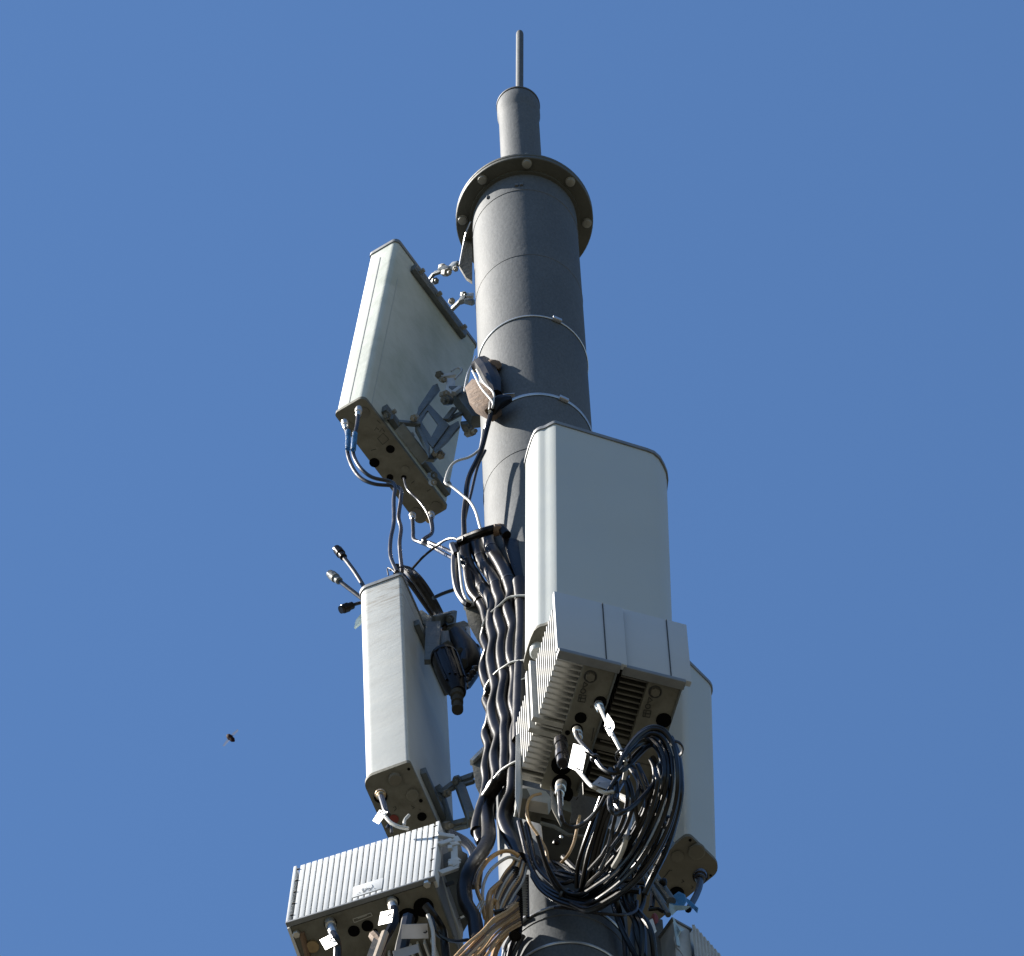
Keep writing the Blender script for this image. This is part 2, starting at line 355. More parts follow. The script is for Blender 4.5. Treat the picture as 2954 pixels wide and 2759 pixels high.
#part('ridge',MB().tube([MC@V((.0165,.045,.03)),MC@V((.0165,.045,Cz-.03))],.020,24),'radome_white',Cp)
# --- D right, behind
Dp,MD,De=panel('panel_antenna','shaded panel antenna farthest right behind the cable coil, tan end plate with a black connector',(1985,2409),.1,(.097,.117,0),.155,.40,1.27,
    V((.04,0,1.27)),(.02,.04,.045,.03),('radome_white',),capmat='end_plate_tan')

def onp(M,px,py,off=0):                 # point on a thing's lower plane seen at a pixel
    n=M.to_3x3()@V((0,0,1)); o=M.translation-n*(.004+off); return Wpl(px,py,o,n),-n
def disc(parent,M,px,py,r,h,material,name='socket',dn=14,off=0,prof=None,label=None):
    c,n=onp(M,px,py,off); pr=prof or [(r,-.004),(r,h*.8),(r*.85,h)]
    return part(name,MB().lathe(c,pr,dn,n),material,parent,angle=30,label=label)
def strokes(parent,M,segs,off=.0,r=.0012,name='printed_symbol',mm='symbol_ink'):
    b=MB()
    for s in segs: b.tube([onp(M,x,y,off)[0] for x,y in s],r,5)
    return part(name,b,mm,parent,kind='stuff')
# A end plate fittings
for (x,y,r) in ((1126,1296,.0155),(1080,1335,.0185),(1165,1378,.0095)): disc(Ae,MA,x,y,r,.002,'socket_black')
disc(Ae,MA,1169,1354,.0145,.003,'end_plate'); disc(Ae,MA,1125,1377,.012,.003,'socket_black')
disc(Ae,MA,1238,1500,.012,.006,'brass_dull',name='screw_cap')
for (x,y) in ((1050,1190),(1005,1232),(1202,1480),(1258,1462)): disc(Ae,MA,x,y,.021,.004,'fin_dark','socket_collar',16)
strokes(Ae,MA,[[(1089,1266),(1105,1250),(1122,1268),(1104,1283),(1089,1266)],[(1095,1246),(1102,1236),(1110,1246)],[(1080,1242),(1086,1234),(1092,1240)],[(1088,1213),(1098,1222)],[(1070,1300),(1085,1296)],[(1187,1395),(1195,1388)],[(1232,1418),(1242,1412)]])
# B end plate
disc(Be,MB_,1140,2245,.022,.018,'end_plate_tan','screw_cap'); disc(Be,MB_,1190,2292,.021,.012,'end_plate','screw_cap')
disc(Be,MB_,1098,2298,.022,.006,'socket_black'); disc(Be,MB_,1217,2356,.015,.003,'socket_black'); disc(Be,MB_,1179,2219,.005,.002,'socket_black','screw',8)
disc(Be,MB_,1136,2363,.016,.004,'rust_red','socket'); disc(Be,MB_,1214,2310,.006,.004,'socket_black','screw',8)
strokes(Be,MB_,[[(1135,2330),(1140,2326),(1143,2334),(1137,2340)],[(1186,2325),(1196,2330),(1190,2334)],[(1210,2335),(1214,2338)]])
# C end plate (left part visible)
disc(Ce,MC,1552,1873,.026,.035,'radome_white','screw_cap',18); disc(Ce,MC,1533,1907,.005,.002,'socket_black','screw',8)
# D end plate
disc(De,MD,2010,2455,.027,.012,'end_plate_tan','screw_cap',18); disc(De,MD,1955,2470,.02,.006,'end_plate_tan','screw_cap')
disc(De,MD,2020,2528,.024,.006,'socket_black','socket_collar',18); disc(De,MD,1991,2424,.005,.002,'socket_black','screw',8); disc(De,MD,2050,2526,.004,.002,'socket_black','screw',8)
disc(De,MD,1952,2578,.024,.006,'socket_black','socket_collar',18)
strokes(De,MD,[[(1995,2556),(2000,2560),(1995,2564)],[(1968,2538),(1973,2544),(1966,2546)],[(1907,2540),(1922,2524),(1932,2510),(1938,2512)],[(1886,2505),(1905,2488),(1918,2486)]],r=.0016)

# ================================================================ BRACKETS
def bracket(name,label,loc,bars,bolts=(),mm='galvanised',group='galvanised antenna brackets'):
    t=thing(name,label,'bracket',W(*loc),group)
    for b in bars:
        a,c,w,th=b[:4]; m=b[4] if len(b)>4 else mm; A_,C_=W(*a),W(*c); sd=(0,0,1) if len(b)<6 else b[5]
        part('arm',MB().bar(A_,C_,w,th,sd),m,t,bevel=min(.003,th*.3))
    for (x,y,Y,r) in bolts:
        c=W(x,y,Y); u=ray(x,y); u=(u+V((random.uniform(-.5,.5),0,random.uniform(-.3,.5)))).normalized()
        part('bolt',MB().cyl(c-u*r*1.2,c+u*r*1.2,r,n=6).cyl(c+u*r*1.2,c-u*r*2.6,r*.5,n=8),'bolt_steel' if random.random()<.5 else 'galvanised',t)
    return t
OFFY=.24
bracket('tilt_bracket','upper pair of slim bent clamps joining the upper left antenna to the mast',(1290,790,0),[
 ((1240,806,.08),(1252,790,.06),.022,.012),((1252,790,.06),(1278,782,.04),.02,.012),((1272,776,.04),(1296,780,.03),.03,.02),((1294,779,.03),(1314,758,.02),.024,.012,'galvanised_bright'),((1314,758,.02),(1330,766,.03),.03,.012),
 ((1304,893,.1),(1330,868,.06),.02,.014),((1328,868,.06),(1345,862,.05),.035,.02),((1343,856,.05),(1366,856,.05),.03,.02,'galvanised_bright'),((1343,868,.05),(1366,874,.05),.02,.02)],
 [(1254,812,.08,.014),(1276,770,.04,.012),(1286,786,.04,.016),(1303,870,.1,.013),(1314,776,.02,.011),(1338,850,.05,.012)])
bracket('tilt_bracket','large scissor bracket with a diamond opening behind the upper left antenna foot',(1250,1210,-.05),[
 ((1312,1128,-.09),(1380,1215,-.07),.055,.04),((1300,1098,-.1),(1296,1142,-.1),.03,.02,'galvanised_bright'),
 ((1268,1090,-.11),(1312,1084,-.1),.02,.018,'galvanised_bright'),((1288,1215,-.07),(1345,1185,-.07),.022,.01),((1285,1212,-.09),(1312,1178,-.09),.02,.01),
 ((1308,1136,-.12),(1330,1120,-.12),.018,.018,'galvanised_bright'),((1330,1228,-.05),(1385,1222,-.05),.03,.02),
 ((1150,1220,-.12),(1212,1225,-.1),.02,.016),((1240,1330,-.02),(1262,1306,-.02),.03,.012),((1152,1232,-.12),(1228,1330,-.02),.014,.04)],
 [(1268,1082,-.11,.016),(1277,1095,-.11,.012),(1282,1138,-.12,.014),(1290,1156,-.12,.018),(1350,1238,-.06,.018),(1356,1248,-.06,.016),(1262,1308,-.03,.018),(1272,1314,-.03,.016),(1196,1206,-.12,.014),(1217,1306,-.03,.012),(1120,1200,-.13,.016),(1247,1372,.02,.014),(1248,1392,.03,.012)])
tb=[o for o in COL.objects if o.get('label','').startswith('large scissor')][0]
def pl(l,Y=-.09): return [W(x,y,Y) for x,y in l]
fr=MB(); O=pl([(1193,1221),(1236,1163),(1296,1226),(1247,1292)]); I=pl([(1214,1213),(1233,1184),(1263,1225),(1244,1260)]); th=V((.002,.010,.003))
fr.add(O+I+[p+th for p in O+I],[[i,(i+1)%4,4+(i+1)%4,4+i] for i in range(4)]+[[8+i,12+i,12+(i+1)%4,8+(i+1)%4] for i in range(4)]+[[i,8+i,8+(i+1)%4,(i+1)%4] for i in range(4)]+[[4+i,4+(i+1)%4,12+(i+1)%4,12+i] for i in range(4)])
part('diamond_plate',fr,'galvanised',tb,bevel=.002)
part('upper_wing',MB().prism(pl([(1198,1212),(1236,1162),(1268,1122),(1262,1106),(1248,1112),(1206,1176)],-.094),th),'galvanised',tb,bevel=.002)
part('lower_wing',MB().prism(pl([(1250,1296),(1296,1228),(1322,1214),(1326,1228),(1290,1272),(1254,1304)],-.084),th),'galvanised',tb,bevel=.002)
part('side_strip',MB().prism(pl([(1196,1224),(1204,1222),(1240,1286),(1236,1300)],-.10),V((.0,.03,0))),'galvanised',tb,bevel=.002)
hk=MB().tube(catm(WP([(1302,1072,-.11),(1318,1063,-.11),(1329,1064,-.11),(1331,1074,-.11),(1313,1094,-.11)])),.0042,7)
solo('hook_bolt',hk,'galvanised_bright','bright curved hook bolt on top of the scissor bracket','bolt')
bracket('clamp_bracket','upper clamp with bent lugs behind the lower left antenna',(1280,1800,-.05),[
 ((1198,1768,-.06),(1244,1800,-.06),.05,.008),((1250,1796,-.1),(1312,1780,-.06),.045,.016,'galvanised',(0,1,0)),((1250,1800,-.1),(1246,1910,-.12),.05,.02,'galvanised',(1,0,0)),
 ((1290,1815,-.06),(1345,1800,-.04),.025,.014),((1300,1825,-.06),(1350,1808,-.04),.02,.014),((1275,1828,-.09),(1285,1880,-.1),.045,.02,'galvanised',(1,0,0)),
 ((1196,1770,-.05),(1243,1880,-.03),.018,.02),((1348,1815,-.05),(1358,1880,-.05),.016,.02,'galvanised_bright')],
 [(1300,1785,-.08,.016),(1334,1818,-.06,.012),(1374,1890,-.1,.014),(1364,1895,-.1,.016),(1375,1868,-.1,.012)])
bracket('clamp_bracket','lower clamp frame with a tubular link between lower left antenna and mast',(1330,2310,-.05),[
 ((1270,2290,-.02),(1312,2258,-.04),.03,.012),((1310,2258,-.04),(1366,2238,-.08),.028,.014),((1276,2288,.0),(1312,2272,-.02),.02,.012),
 ((1312,2272,-.04),(1368,2255,-.08),.014,.012),((1327,2268,-.05),(1364,2375,-.05),.03,.03,'galvanised',(1,0,0)),((1296,2380,-.0),(1345,2368,-.03),.026,.012),((1340,2372,-.03),(1380,2348,-.08),.026,.012),
 ((1312,2392,-.0),(1350,2384,-.03),.012,.012),((1350,2384,-.03),(1366,2372,-.05),.012,.012),((1262,2272,-.02),(1302,2400,.04),.02,.03)],
 [(1318,2252,-.06,.016),(1260,2308,-.02,.014),(1290,2382,0,.014),(1370,2350,-.08,.015),(1285,2290,-.02,.014)])
OFFY=0.0
# dark stand-off plates clamped to the mast behind the feeders
for i,(q,Y,lb) in enumerate(([[(1341,1758),(1373,1745),(1398,1804),(1390,1872),(1350,1800)],-.03,'dark stand-off plate with a lit top edge behind the feeders, upper one'],[[(1361,2206),(1399,2168),(1402,2330),(1372,2270)],-.03,'dark stand-off plate with a bright slanted top behind the feeders, lower one'])):
    P=[W(x,y,Y) for x,y in q]; t=thing('standoff_plate',lb,'bracket',P[0],'stand-off plates behind the feeders')
    part('plate',MB().prism(P,(0.03,.05,0)),'flange_steel',t,bevel=.002)
    part('lit_lip',MB().bar(P[0]+V((0,-.004,.004)),P[1]+V((0,-.004,.004)),.02,.012,(0,1,0)),'galvanised_bright',t)  # bright bar paints in the sunlight along the plate's top edge

OFFY=.2
# RET actuator: ribbed black cylinder with brass tail, between lower left antenna and feeders
t=thing('tilt_actuator','black ribbed actuator with a dark plug hanging from the lower left antenna clamp','actuator',W(1300,1900,-.1))
a,b=W(1282,1898,-.13),W(1322,2000,-.13); u=(b-a).normalized()
part('body',MB().lathe(a,[(.040,-.006),(.047,0),(.047,.01),(.043,.012),(.045,(b-a).length*.45),(.038,(b-a).length*.8),(.026,(b-a).length)],20,u),'feeder_black',t)
part('cover_ring',MB().ring(a-u*.006,.040,.006,24,6,ax=u),'feeder_black',t)
part('top_disc',MB().cyl(a-u*.012,a-u*.004,.03),'galvanised_bright',t)
for k in range(7):
    an=math.radians(-150+k*25); e=u.orthogonal().normalized(); g_=u.cross(e); d=(e*math.cos(an)+g_*math.sin(an))
    part('rib',MB().bar(a+u*.02+d*.046,b-u*(.05+.012*(k%3))+d*.04,.006,.008,d),'feeder_black',t)
a2=W(1318,2000,-.13); b2=W(1320,2048,-.13)
part('plug',MB().lathe(a2,[(.022,-.01),(.022,.03),(.016,.034),(.016,.05),(.02,.052),(.02,.075),(.015,.078),(.015,.1),(.019,.102),(.019,.125)],14,(b2-a2)),'plate_dark',t)
t=thing('tilt_actuator','dark knobbly actuator body right behind the ribbed one, close to the wavy feeders','actuator',W(1340,1920,-.08))
part('body',MB().tube(WP([(1318,1830,-.05),(1345,1880,-.05),(1352,1920,-.05),(1335,1965,-.06),(1318,1985,-.06)]),[.03,.045,.05,.035,.02],12),'feeder_black',t)
for k in range(7): part('lump',MB().blob(W(1290+(k*37)%70,1870+k*17,-.10+.02*(k%3)),.024,.02,.03,9,.25,k+40),'plate_dark',t)
for k in range(4): part('knob',MB().blob(W(1372-k*9,1930+k*11,-.1),.016,.012,.016,8,.1,k),'cable_grey',t)

OFFY=0.0
# ================================================================ MASTIC BLOCK on the mast
t=thing('sealing_block','lumpy brown mastic block strapped to the mast beside the upper left antenna','sealing block',W(1395,1120,-.14))
part('block',MB().add(*(lambda P:(P+[p+V((.03,.06,.02)) for p in P],[[5,4,3,2,1,0],[6,7,8,9,10,11]]+[[i,(i+1)%6,6+(i+1)%6,6+i] for i in range(6)]))(WP([(1338,1118,-.15),(1362,1088,-.16),(1420,1120,-.2),(1424,1160,-.22),(1395,1184,-.22),(1350,1160,-.18)]))),'mastic_brown',t,bevel=.012)
part('cap_wrap',MB().tube(WP([(1368,1058,-.13),(1392,1054,-.14),(1408,1075,-.16),(1425,1110,-.18),(1432,1140,-.19)]),[.02,.034,.034,.032,.02],10),'feeder_black',t)
part('putty',MB().blob(W(1422,1056,-.17),.03,.02,.03,10,.15,3),'mastic_brown',t)
for a_,b_ in (((1363,1070),(1421,1160)),((1375,1066),(1424,1135))):
    part('strap',MB().tube(catm(WP([(a_[0],a_[1],-.2),((a_[0]+b_[0])/2-4,(a_[1]+b_[1])/2+4,-.235),(b_[0],b_[1],-.245),(1420,1178,-.235)])),.0035,7),'cable_white',t)
t=thing('cable_clamp','black bulky cable clamp on the steel band beside the brown block','clamp',W(1440,1160,-.2))
part('body',MB().tube(WP([(1420,1188,-.21),(1428,1168,-.22),(1446,1158,-.215),(1470,1152,-.21)]),[.016,.025,.024,.014],10),'feeder_black',t)
part('screw',MB().cyl(W(1412,1187,-.225),W(1416,1190,-.215),.006,n=8),'connector_steel',t)
part('strap_end',MB().bar(W(1452,1143,-.215),W(1485,1140,-.215),.014,.004,(0,1,0)),'steel_band',t)

# ================================================================ CABLES, upper
cable('down_cable',[(1417,1190,-.21),(1404,1240,-.21),(1385,1308,-.2),(1352,1379,-.19),(1343,1444,-.18),(1338,1492,-.17),(1340,1560,-.16)],.0088,'feeder_black','black down cable from the clamp past the mast edge to the feeder heads')
cable('down_cable',[(1400,1300,-.18),(1378,1347,-.17),(1360,1420,-.16),(1343,1490,-.15),(1332,1560,-.14)],.005,'cable_black','thinner black cable just behind the black down cable left of the mast')
cable('down_cable',[(1394,1240,-.2),(1386,1290,-.19),(1375,1305,-.19),(1352,1320,-.19),(1317,1331,-.19),(1297,1350,-.19),(1286,1380,-.19),(1286,1395,-.19),(1304,1405,-.19),(1333,1428,-.19),(1356,1448,-.19),(1372,1476,-.19),(1385,1520,-.19),(1394,1545,-.18)],.0045,'cable_white','thin white wire with a sharp bulging kink left of the mast')
cable('ground_wire',[(1372,1028,-.1),(1362,1052,-.1),(1350,1076,-.1),(1341,1118,-.12),(1340,1130,-.13)],.003,'steel_band','thin grey wire running up from the brown block to the steel band','wire')
OFFY=.26
G='jumper cables of the upper left antenna'
cable('jumper_cable',[(1034,1190,-.28),(1030,1225,-.28),(1022,1262,-.28),(1018,1300,-.28),(1026,1328,-.28),(1045,1356,-.28),(1075,1378,-.27),(1126,1390,-.26),(1139,1404,-.26),(1136,1444,-.26),(1136,1508,-.26),(1127,1557,-.26),(1127,1605,-.26),(1145,1650,-.26)],.0068,'cable_grey','grey jumper looping from the inner of two connectors under the upper left antenna',group=G,conn=[('connector_steel',.0125,.06,0)])
cable('jumper_cable',[(996,1228,-.24),(1003,1266,-.24),(1003,1308,-.24),(1018,1350,-.24),(1043,1381,-.24),(1081,1397,-.24),(1133,1402,-.24),(1156,1412,-.24),(1156,1444,-.24),(1150,1492,-.24),(1157,1525,-.24),(1153,1573,-.24),(1160,1650,-.24)],.0068,'cable_grey','grey jumper looping from the outermost left connector under the upper left antenna',group=G,conn=[('connector_steel',.0125,.06,0)])
for pts,lb in (([(1004,1245,-.255),(1004,1270,-.255),(1004,1298,-.255)],'blue spiral marker sleeve on the outermost antenna jumper'),([(1024,1252,-.295),(1021,1280,-.295),(1019,1300,-.295)],'blue-black spiral marker sleeve on the inner antenna jumper')):
    b=MB(); p=catm(WP(pts),8)
    for k in range(len(p)-1): b.ring(p[k],.0078,.0022,12,5,ax=(p[k+1]-p[k]))
    solo('marker_sleeve',b,'tape_blue',lb,'marker sleeve')
cable('jumper_cable',[(1165,1380,-.15),(1175,1412,-.2),(1207,1444,-.2),(1230,1476,-.2),(1242,1508,-.2),(1244,1538,-.2),(1226,1556,-.2)],.0035,'cable_grey','thin wire hanging diagonally below the middle of the upper left antenna foot',group=G)
cable('jumper_cable',[(1190,1492,.0),(1192,1530,-.03),(1194,1556,-.05),(1215,1566,-.08),(1252,1582,-.1),(1290,1603,-.24),(1320,1618,-.36)],.0068,'cable_grey','jumper from the third antenna connector bending right to the feeder heads',group=G,conn=[('connector_steel',.0125,.06,0)])
cable('jumper_cable',[(1244,1490,.0),(1247,1535,-.03),(1228,1552,-.05),(1222,1560,-.06),(1250,1570,-.08),(1285,1585,-.24),(1322,1604,-.36)],.0068,'cable_grey','jumper from the rightmost antenna connector bending back to the feeder heads',group=G,conn=[('connector_steel',.0125,.06,0)])
cable('cord',[(1186,1645,-.2),(1223,1605,-.24),(1265,1572,-.28),(1292,1556,-.33),(1315,1555,-.36),(1328,1566,-.39)],.0045,'cable_black','black cord arching from the lower left antenna top to the feeder heads','cord')
cable('cord',[(1249,1726,-.12),(1280,1712,-.12),(1322,1698,-.12)],.0062,'cable_black','short straight black cord crossing the gap left of the feeders','cord')
OFFY=.32
# stubs behind antenna B top
G='spare cable ends left of the lower left antenna'
cable('cable_end',[(983,1598,-.2),(1010,1632,-.2),(1035,1668,-.2),(1060,1712,-.2)],.0075,'cable_black','topmost spare black cable end with a capped plug sticking up left',group=G,conn=[('feeder_black',.0165,.075,0)])
cable('cable_end',[(968,1668,-.2),(1005,1697,-.2),(1045,1728,-.2),(1065,1745,-.2)],.0075,'cable_black','middle spare cable end with a grey metal plug pointing left',group=G,conn=[('galvanised',.0165,.07,0),])
cable('cable_end',[(1003,1752,-.2),(1030,1742,-.2),(1060,1735,-.2)],.006,'cable_black','lowest short spare cable end with a dull plug',group=G,conn=[('feeder_black',.0165,.05,0)])
solo('plastic_strip',MB().prism(WP([(1021,1812,-.2),(1026,1790,-.2),(1048,1762,-.2),(1050,1775,-.2),(1036,1800,-.2)]),(.004,.006,.002)),'plastic_pale','pale blue plastic strip peeking out left of the lower left antenna','plastic strip')
# cables diving behind antenna B top
G='black cables diving behind the lower left antenna'
for i,(dx,dy,Y,lb) in enumerate(((0,0,-.26,'glossy thick cable bending over the top corner of the lower left antenna'),(16,4,-.22,'second thick black cable behind the lower left antenna top'),(-8,18,-.2,'lowest black cable hugging the lower left antenna side'),(26,14,-.18,'rightmost black cable behind the lower left antenna'))):
    cable('jumper_cable',[(1142+dx*.4,1636+dy,Y),(1165+dx,1642+dy,Y),(1192+dx,1668+dy,Y),(1225+dx*.9,1715+dy,Y+.06),(1262+dx*.6,1772+dy,Y+.12),(1285+dx*.5,1815+dy,Y+.12)],.0125 if i!=2 else .009,'cable_black',lb,group=G)
b=MB().tube(catm(WP([(1120,1660,-.3),(1118,1640,-.3),(1128,1642,-.31),(1140,1652,-.32)])),.0025,6).tube(catm(WP([(1124,1646,-.31),(1160,1636,-.31),(1190,1642,-.3)])),.003,6)
solo('cable_tie',b,'tie_black','black cable tie around jumpers above the lower left antenna','cable tie')

OFFY=0.0
# ================================================================ FEEDERS (fat wavy cables down the mast)
def e21(l): return [(1250+x/4.643+15,1500+y/4.643) for x,y in l]
def e22(l): return [(1250+x/4.643+15,1900+y/4.643) for x,y in l]
def e8(l,dx=0): return [(1300+x/2.485+dx,2200+y/2.485) for x,y in l]
def dep(px,py,out=.028):
    cx=1555+(py-1380)*.056; x=(px-cx)/(844+(py-1380)*.083); R=PR+out
    return -math.sqrt(max(R*R-x*x,.006)) if abs(x)<R else -.075
def DP(l,out=.028,f=None): return [(x,y,dep(x,y,out)) for x,y in l]
FD=[
 e21([(400,560),(405,750),(440,930),(480,1010),(560,1100),(620,1200),(650,1330),(665,1400),(640,1500),(622,1600),(650,1690),(675,1760),(650,1830)])+e22([(620,80),(612,170),(640,300),(685,410),(680,480),(652,560),(680,640),(712,720),(690,880),(650,980),(647,1060),(688,1190),(662,1340),(640,1480)])+[(1407,2255),(1400,2295),(1391,2333),(1382,2381),(1384,2417),(1391,2431)],
 e21([(360,270),(348,400),(362,520),(412,650),(450,700),(560,870),(680,1030),(740,1190),(726,1320),(722,1450),(758,1620),(740,1740),(722,1850)])+e22([(728,100),(755,240),(790,420),(768,530),(736,650),(742,800),(790,960),(828,1060),(800,1180),(768,1310),(780,1450),(800,1580),(765,1700)])+e8([(262,262),(235,330),(205,440),(198,500)],-3),
 e21([(520,240),(500,330),(535,450),(600,600),(690,720),(770,850),(800,980),(848,1110),(828,1250),(820,1330),(852,1450),(880,1560),(860,1700),(858,1840)])+e22([(880,130),(905,290),(880,430),(860,600),(892,750),(918,850),(905,1000),(915,1200),(905,1400),(895,1560)])+e8([(315,160),(275,250),(255,340),(272,470),(268,560),(225,640),(140,760),(98,890),(110,1010),(165,1110),(185,1230)]),
 e21([(660,170),(655,210),(682,330),(755,470),(835,600),(920,770),(980,950),(990,1030),(955,1130),(950,1220),(1000,1380),(1022,1480),(990,1650),(988,1840)])+e22([(1035,150),(1048,300),(1025,500),(1022,620),(1060,760),(1075,850),(1040,1000),(1038,1200),(1045,1350),(1020,1500),(1010,1620)])+[(1479,2290),(1462,2325),(1453,2358),(1460,2390),(1474,2418),(1487,2445),(1500,2478)],
]
FL=['leftmost fat wavy black feeder, ending in a capped tip low beside the mast','second fat wavy black feeder from the left','third fat wavy feeder, bowing out far left at the bottom','rightmost fat wavy black feeder next to the large clean antenna']
for i,l in enumerate(FD):
    p=DP(l,(.03,.034,.03,.026)[i]); 
    if i==2: p=[(x,y,Y-.36*max(0,min(1,(y-2380)/110))) for x,y,Y in p]; p.append((p[-1][0]+12,p[-1][1]+110,p[-1][2]))
    t=thing('feeder_cable',FL[i],'cable',W(*p[0]),'fat wavy feeder cables running down the mast')
    q=catm(WP(p),5); part('sheath',MB().tube(q,.0225 if i!=0 else .019,12),'feeder_black',t)
    for k in ((12,26) if i!=0 else (20,)): part('wrap',MB().tube([q[k],q[k]*.5+q[k+1]*.5],.0235,12),'cable_black',t)
# extra dark cables in shade right of feeders
cable('feeder_cable',[(1500,1680,-.2),(1510,1780,-.2),(1506,1900,-.2),(1502,2020,-.2),(1500,2140,-.2)],.026,'feeder_black','shaded fat cable between the feeders and the large clean antenna',group='fat wavy feeder cables running down the mast',n=12)
# dark loop left of the feeder heads
cable('loop_cable',[(1318,1572,-.13),(1312,1610,-.13),(1313,1660,-.13),(1322,1705,-.13),(1340,1735,-.13),(1352,1744,-.13)],.0125,'cable_black','dark thick cable loop bulging left of the feeder heads')
cable('loop_cable',[(1323,1596,-.15),(1328,1650,-.16),(1334,1700,-.16),(1345,1728,-.16),(1360,1738,-.15)],.0042,'cable_white','thin pale wire inside the dark loop left of the feeder heads')
# feeder clamp head
t=thing('feeder_clamp','dark rubber feeder clamp with tan putty on top, at the head of the fat feeders','clamp',W(1400,1545,-.17))
part('bridge',MB().tube(catm(WP([(1328,1562,-.14),(1360,1548,-.17),(1400,1534,-.2),(1440,1526,-.2),(1462,1545,-.2)])),.016,10),'feeder_black',t)
part('putty',MB().blob(W(1436,1528,-.2),.028,.02,.026,10,.15,5),'mastic_brown',t)
part('pad',MB().prism(WP([(1445,1530,-.19),(1462,1550,-.19),(1520,1562,-.16),(1522,1640,-.17),(1500,1700,-.19),(1470,1620,-.19)]),(0,.02,0)),'feeder_black',t,bevel=.004)
part('bolt',MB().cyl(W(1305,1572,-.14),W(1316,1600,-.14),.012,n=6),'tie_black',t)
# white steel ties across the feeders
G='pale straps wrapped across the feeders'
def strap(pts,label,r=.0042):
    p=catm(WP([(x,y,dep(x,y,.05)) for x,y in pts])); solo('cable_strap',MB().tube(p,r,6),'tie_white',label,'strap',G)
strap([(1392,1808),(1398,1792),(1410,1774),(1440,1748),(1465,1726),(1490,1720),(1518,1719)],'highest pale strap across the feeders, joined under the rounded antenna edge')
strap([(1398,1992),(1405,1975),(1428,1944),(1455,1924),(1480,1910),(1515,1906)],'middle pale strap across the feeders, level with the large antenna foot')
strap([(1408,2275),(1418,2258),(1432,2238),(1450,2220),(1475,2204),(1492,2196)],'lowest pale strap across the feeders, ending at the radio side plate')
strap([(1495,1966),(1520,1955),(1545,1944)],'short pale strap end in shade under the large antenna foot',.003)

# ================================================================ TWIN RADIO (right)
RE_up=V((.0,0,1))
def twin(Bpx,YB,label,dark):
    o=W(*Bpx,YB); M=frame(o,(.178,.061,0),RE_up); R=M.to_3x3(); t=thing('remote_radio_unit',label,'radio unit',o,'twin remote radio units',M)
    Wd,D,H=.192,.447,.395; fz='fin_grey' if not dark else 'fin_dark'  # same fin paint on both units; right unit's shade put into a darker colour
    part('front_cover',hx(M,(-.004,-.022,.0),(Wd+.03,0,0),(0,.02,0),(0,0,H+.01)),'radio_cover',t,bevel=.004)
    part('cover_seam',hx(M,(.150,-.0245,.004),(.003,0,0),(0,.003,0),(0,0,H)),'symbol_ink',t)
    part('cover_edge',hx(M,(.0,-.026,-.022),(Wd+.006,0,0),(0,.03,0),(0,0,.0215)),'radome_trim',t,bevel=.004)
    b=part('body',hx(M,(.088,.002,-.012),(Wd-.086,0,0),(0,D*.62,0),(0,0,H)),'end_plate',t,bevel=.006)
    b2=part('rear_body',hx(M,(.075,D*.62+.003,-.006),(Wd-.07,0,0),(0,D*.38,0),(0,0,H-.02)),'end_plate',t,bevel=.012)
    part('rim',hx(M,(Wd-.004,.002,-.016),(.006,0,0),(0,D*.95,0),(0,0,.012)),'galvanised',t,bevel=.001)
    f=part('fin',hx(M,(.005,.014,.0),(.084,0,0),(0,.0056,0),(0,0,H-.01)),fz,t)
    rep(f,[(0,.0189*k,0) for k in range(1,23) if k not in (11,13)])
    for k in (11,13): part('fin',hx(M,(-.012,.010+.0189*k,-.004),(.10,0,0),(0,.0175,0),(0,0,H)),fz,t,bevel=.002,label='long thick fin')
    part('fin_base',hx(M,(.03,.004,.09),(.065,0,0),(0,D-.012,0),(0,0,H-.12)),fz,t)
    return t,M,b,b2
E1,ME1,Eb1,Er1=twin((1605,1888),-.75,'left unit of the twin radio, sunlit fins along its side',False)
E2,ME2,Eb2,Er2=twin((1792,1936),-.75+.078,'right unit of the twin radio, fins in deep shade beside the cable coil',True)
def onE(M,px,py): n=V((0,0,1)); return Wpl(px,py,M.translation-n*.0125,n)
def edisc(parent,M,px,py,r,h,material,name='socket',n=16,prof=None):
    c=onE(M,px,py); return part(name,MB().lathe(c,prof or [(r,-.006),(r,h*.8),(r*.9,h)],n,(0,0,-1)),material,parent,angle=30)
def ering(parent,M,px,py,R,r,n=6,m='symbol_ink',name='hex_ring'):
    c=onE(M,px,py); return part(name,MB().ring(c,R,r,n,5),m,parent)
for (P_,M_,x,y) in ((Eb1,ME1,1703,1952),(Eb2,ME2,1890,1996)):
    edisc(P_,M_,x,y,.015,.01,'end_plate_tan','hex_nut',6); ering(P_,M_,x,y,.0185,.003,24)
    b=MB(); R3=lambda pts:[onE(M_,x+a,y+c)+V((0,0,-.001)) for a,c in pts]
    b.tube(R3([(-18,16),(-8,24),(-22,32),(-18,16)]),.0014,5)
    b.ring(onE(M_,x-21,y+42)+V((0,0,-.001)),.0075,.0016,16,5)
    b.tube(R3([(-32,52),(-12,55),(-16,74),(-36,71),(-32,52)]),.0014,5); b.tube(R3([(-26,56),(-29,70)]),.0014,5); b.tube(R3([(-33,61),(-15,64)]),.0014,5)
    part('printed_symbol',b,'symbol_ink',P_,kind='stuff')
edisc(Eb1,ME1,1675,2071,.0185,.002,'socket_black'); edisc(Eb1,ME1,1732,2026,.02,.004,'socket_black'); edisc(Eb1,ME1,1664,2104,.018,.006,'socket_black')
edisc(Eb1,ME1,1637,2114,.008,.003,'socket_black','screw',10); edisc(Eb2,ME2,1915,2078,.024,.004,'socket_black')
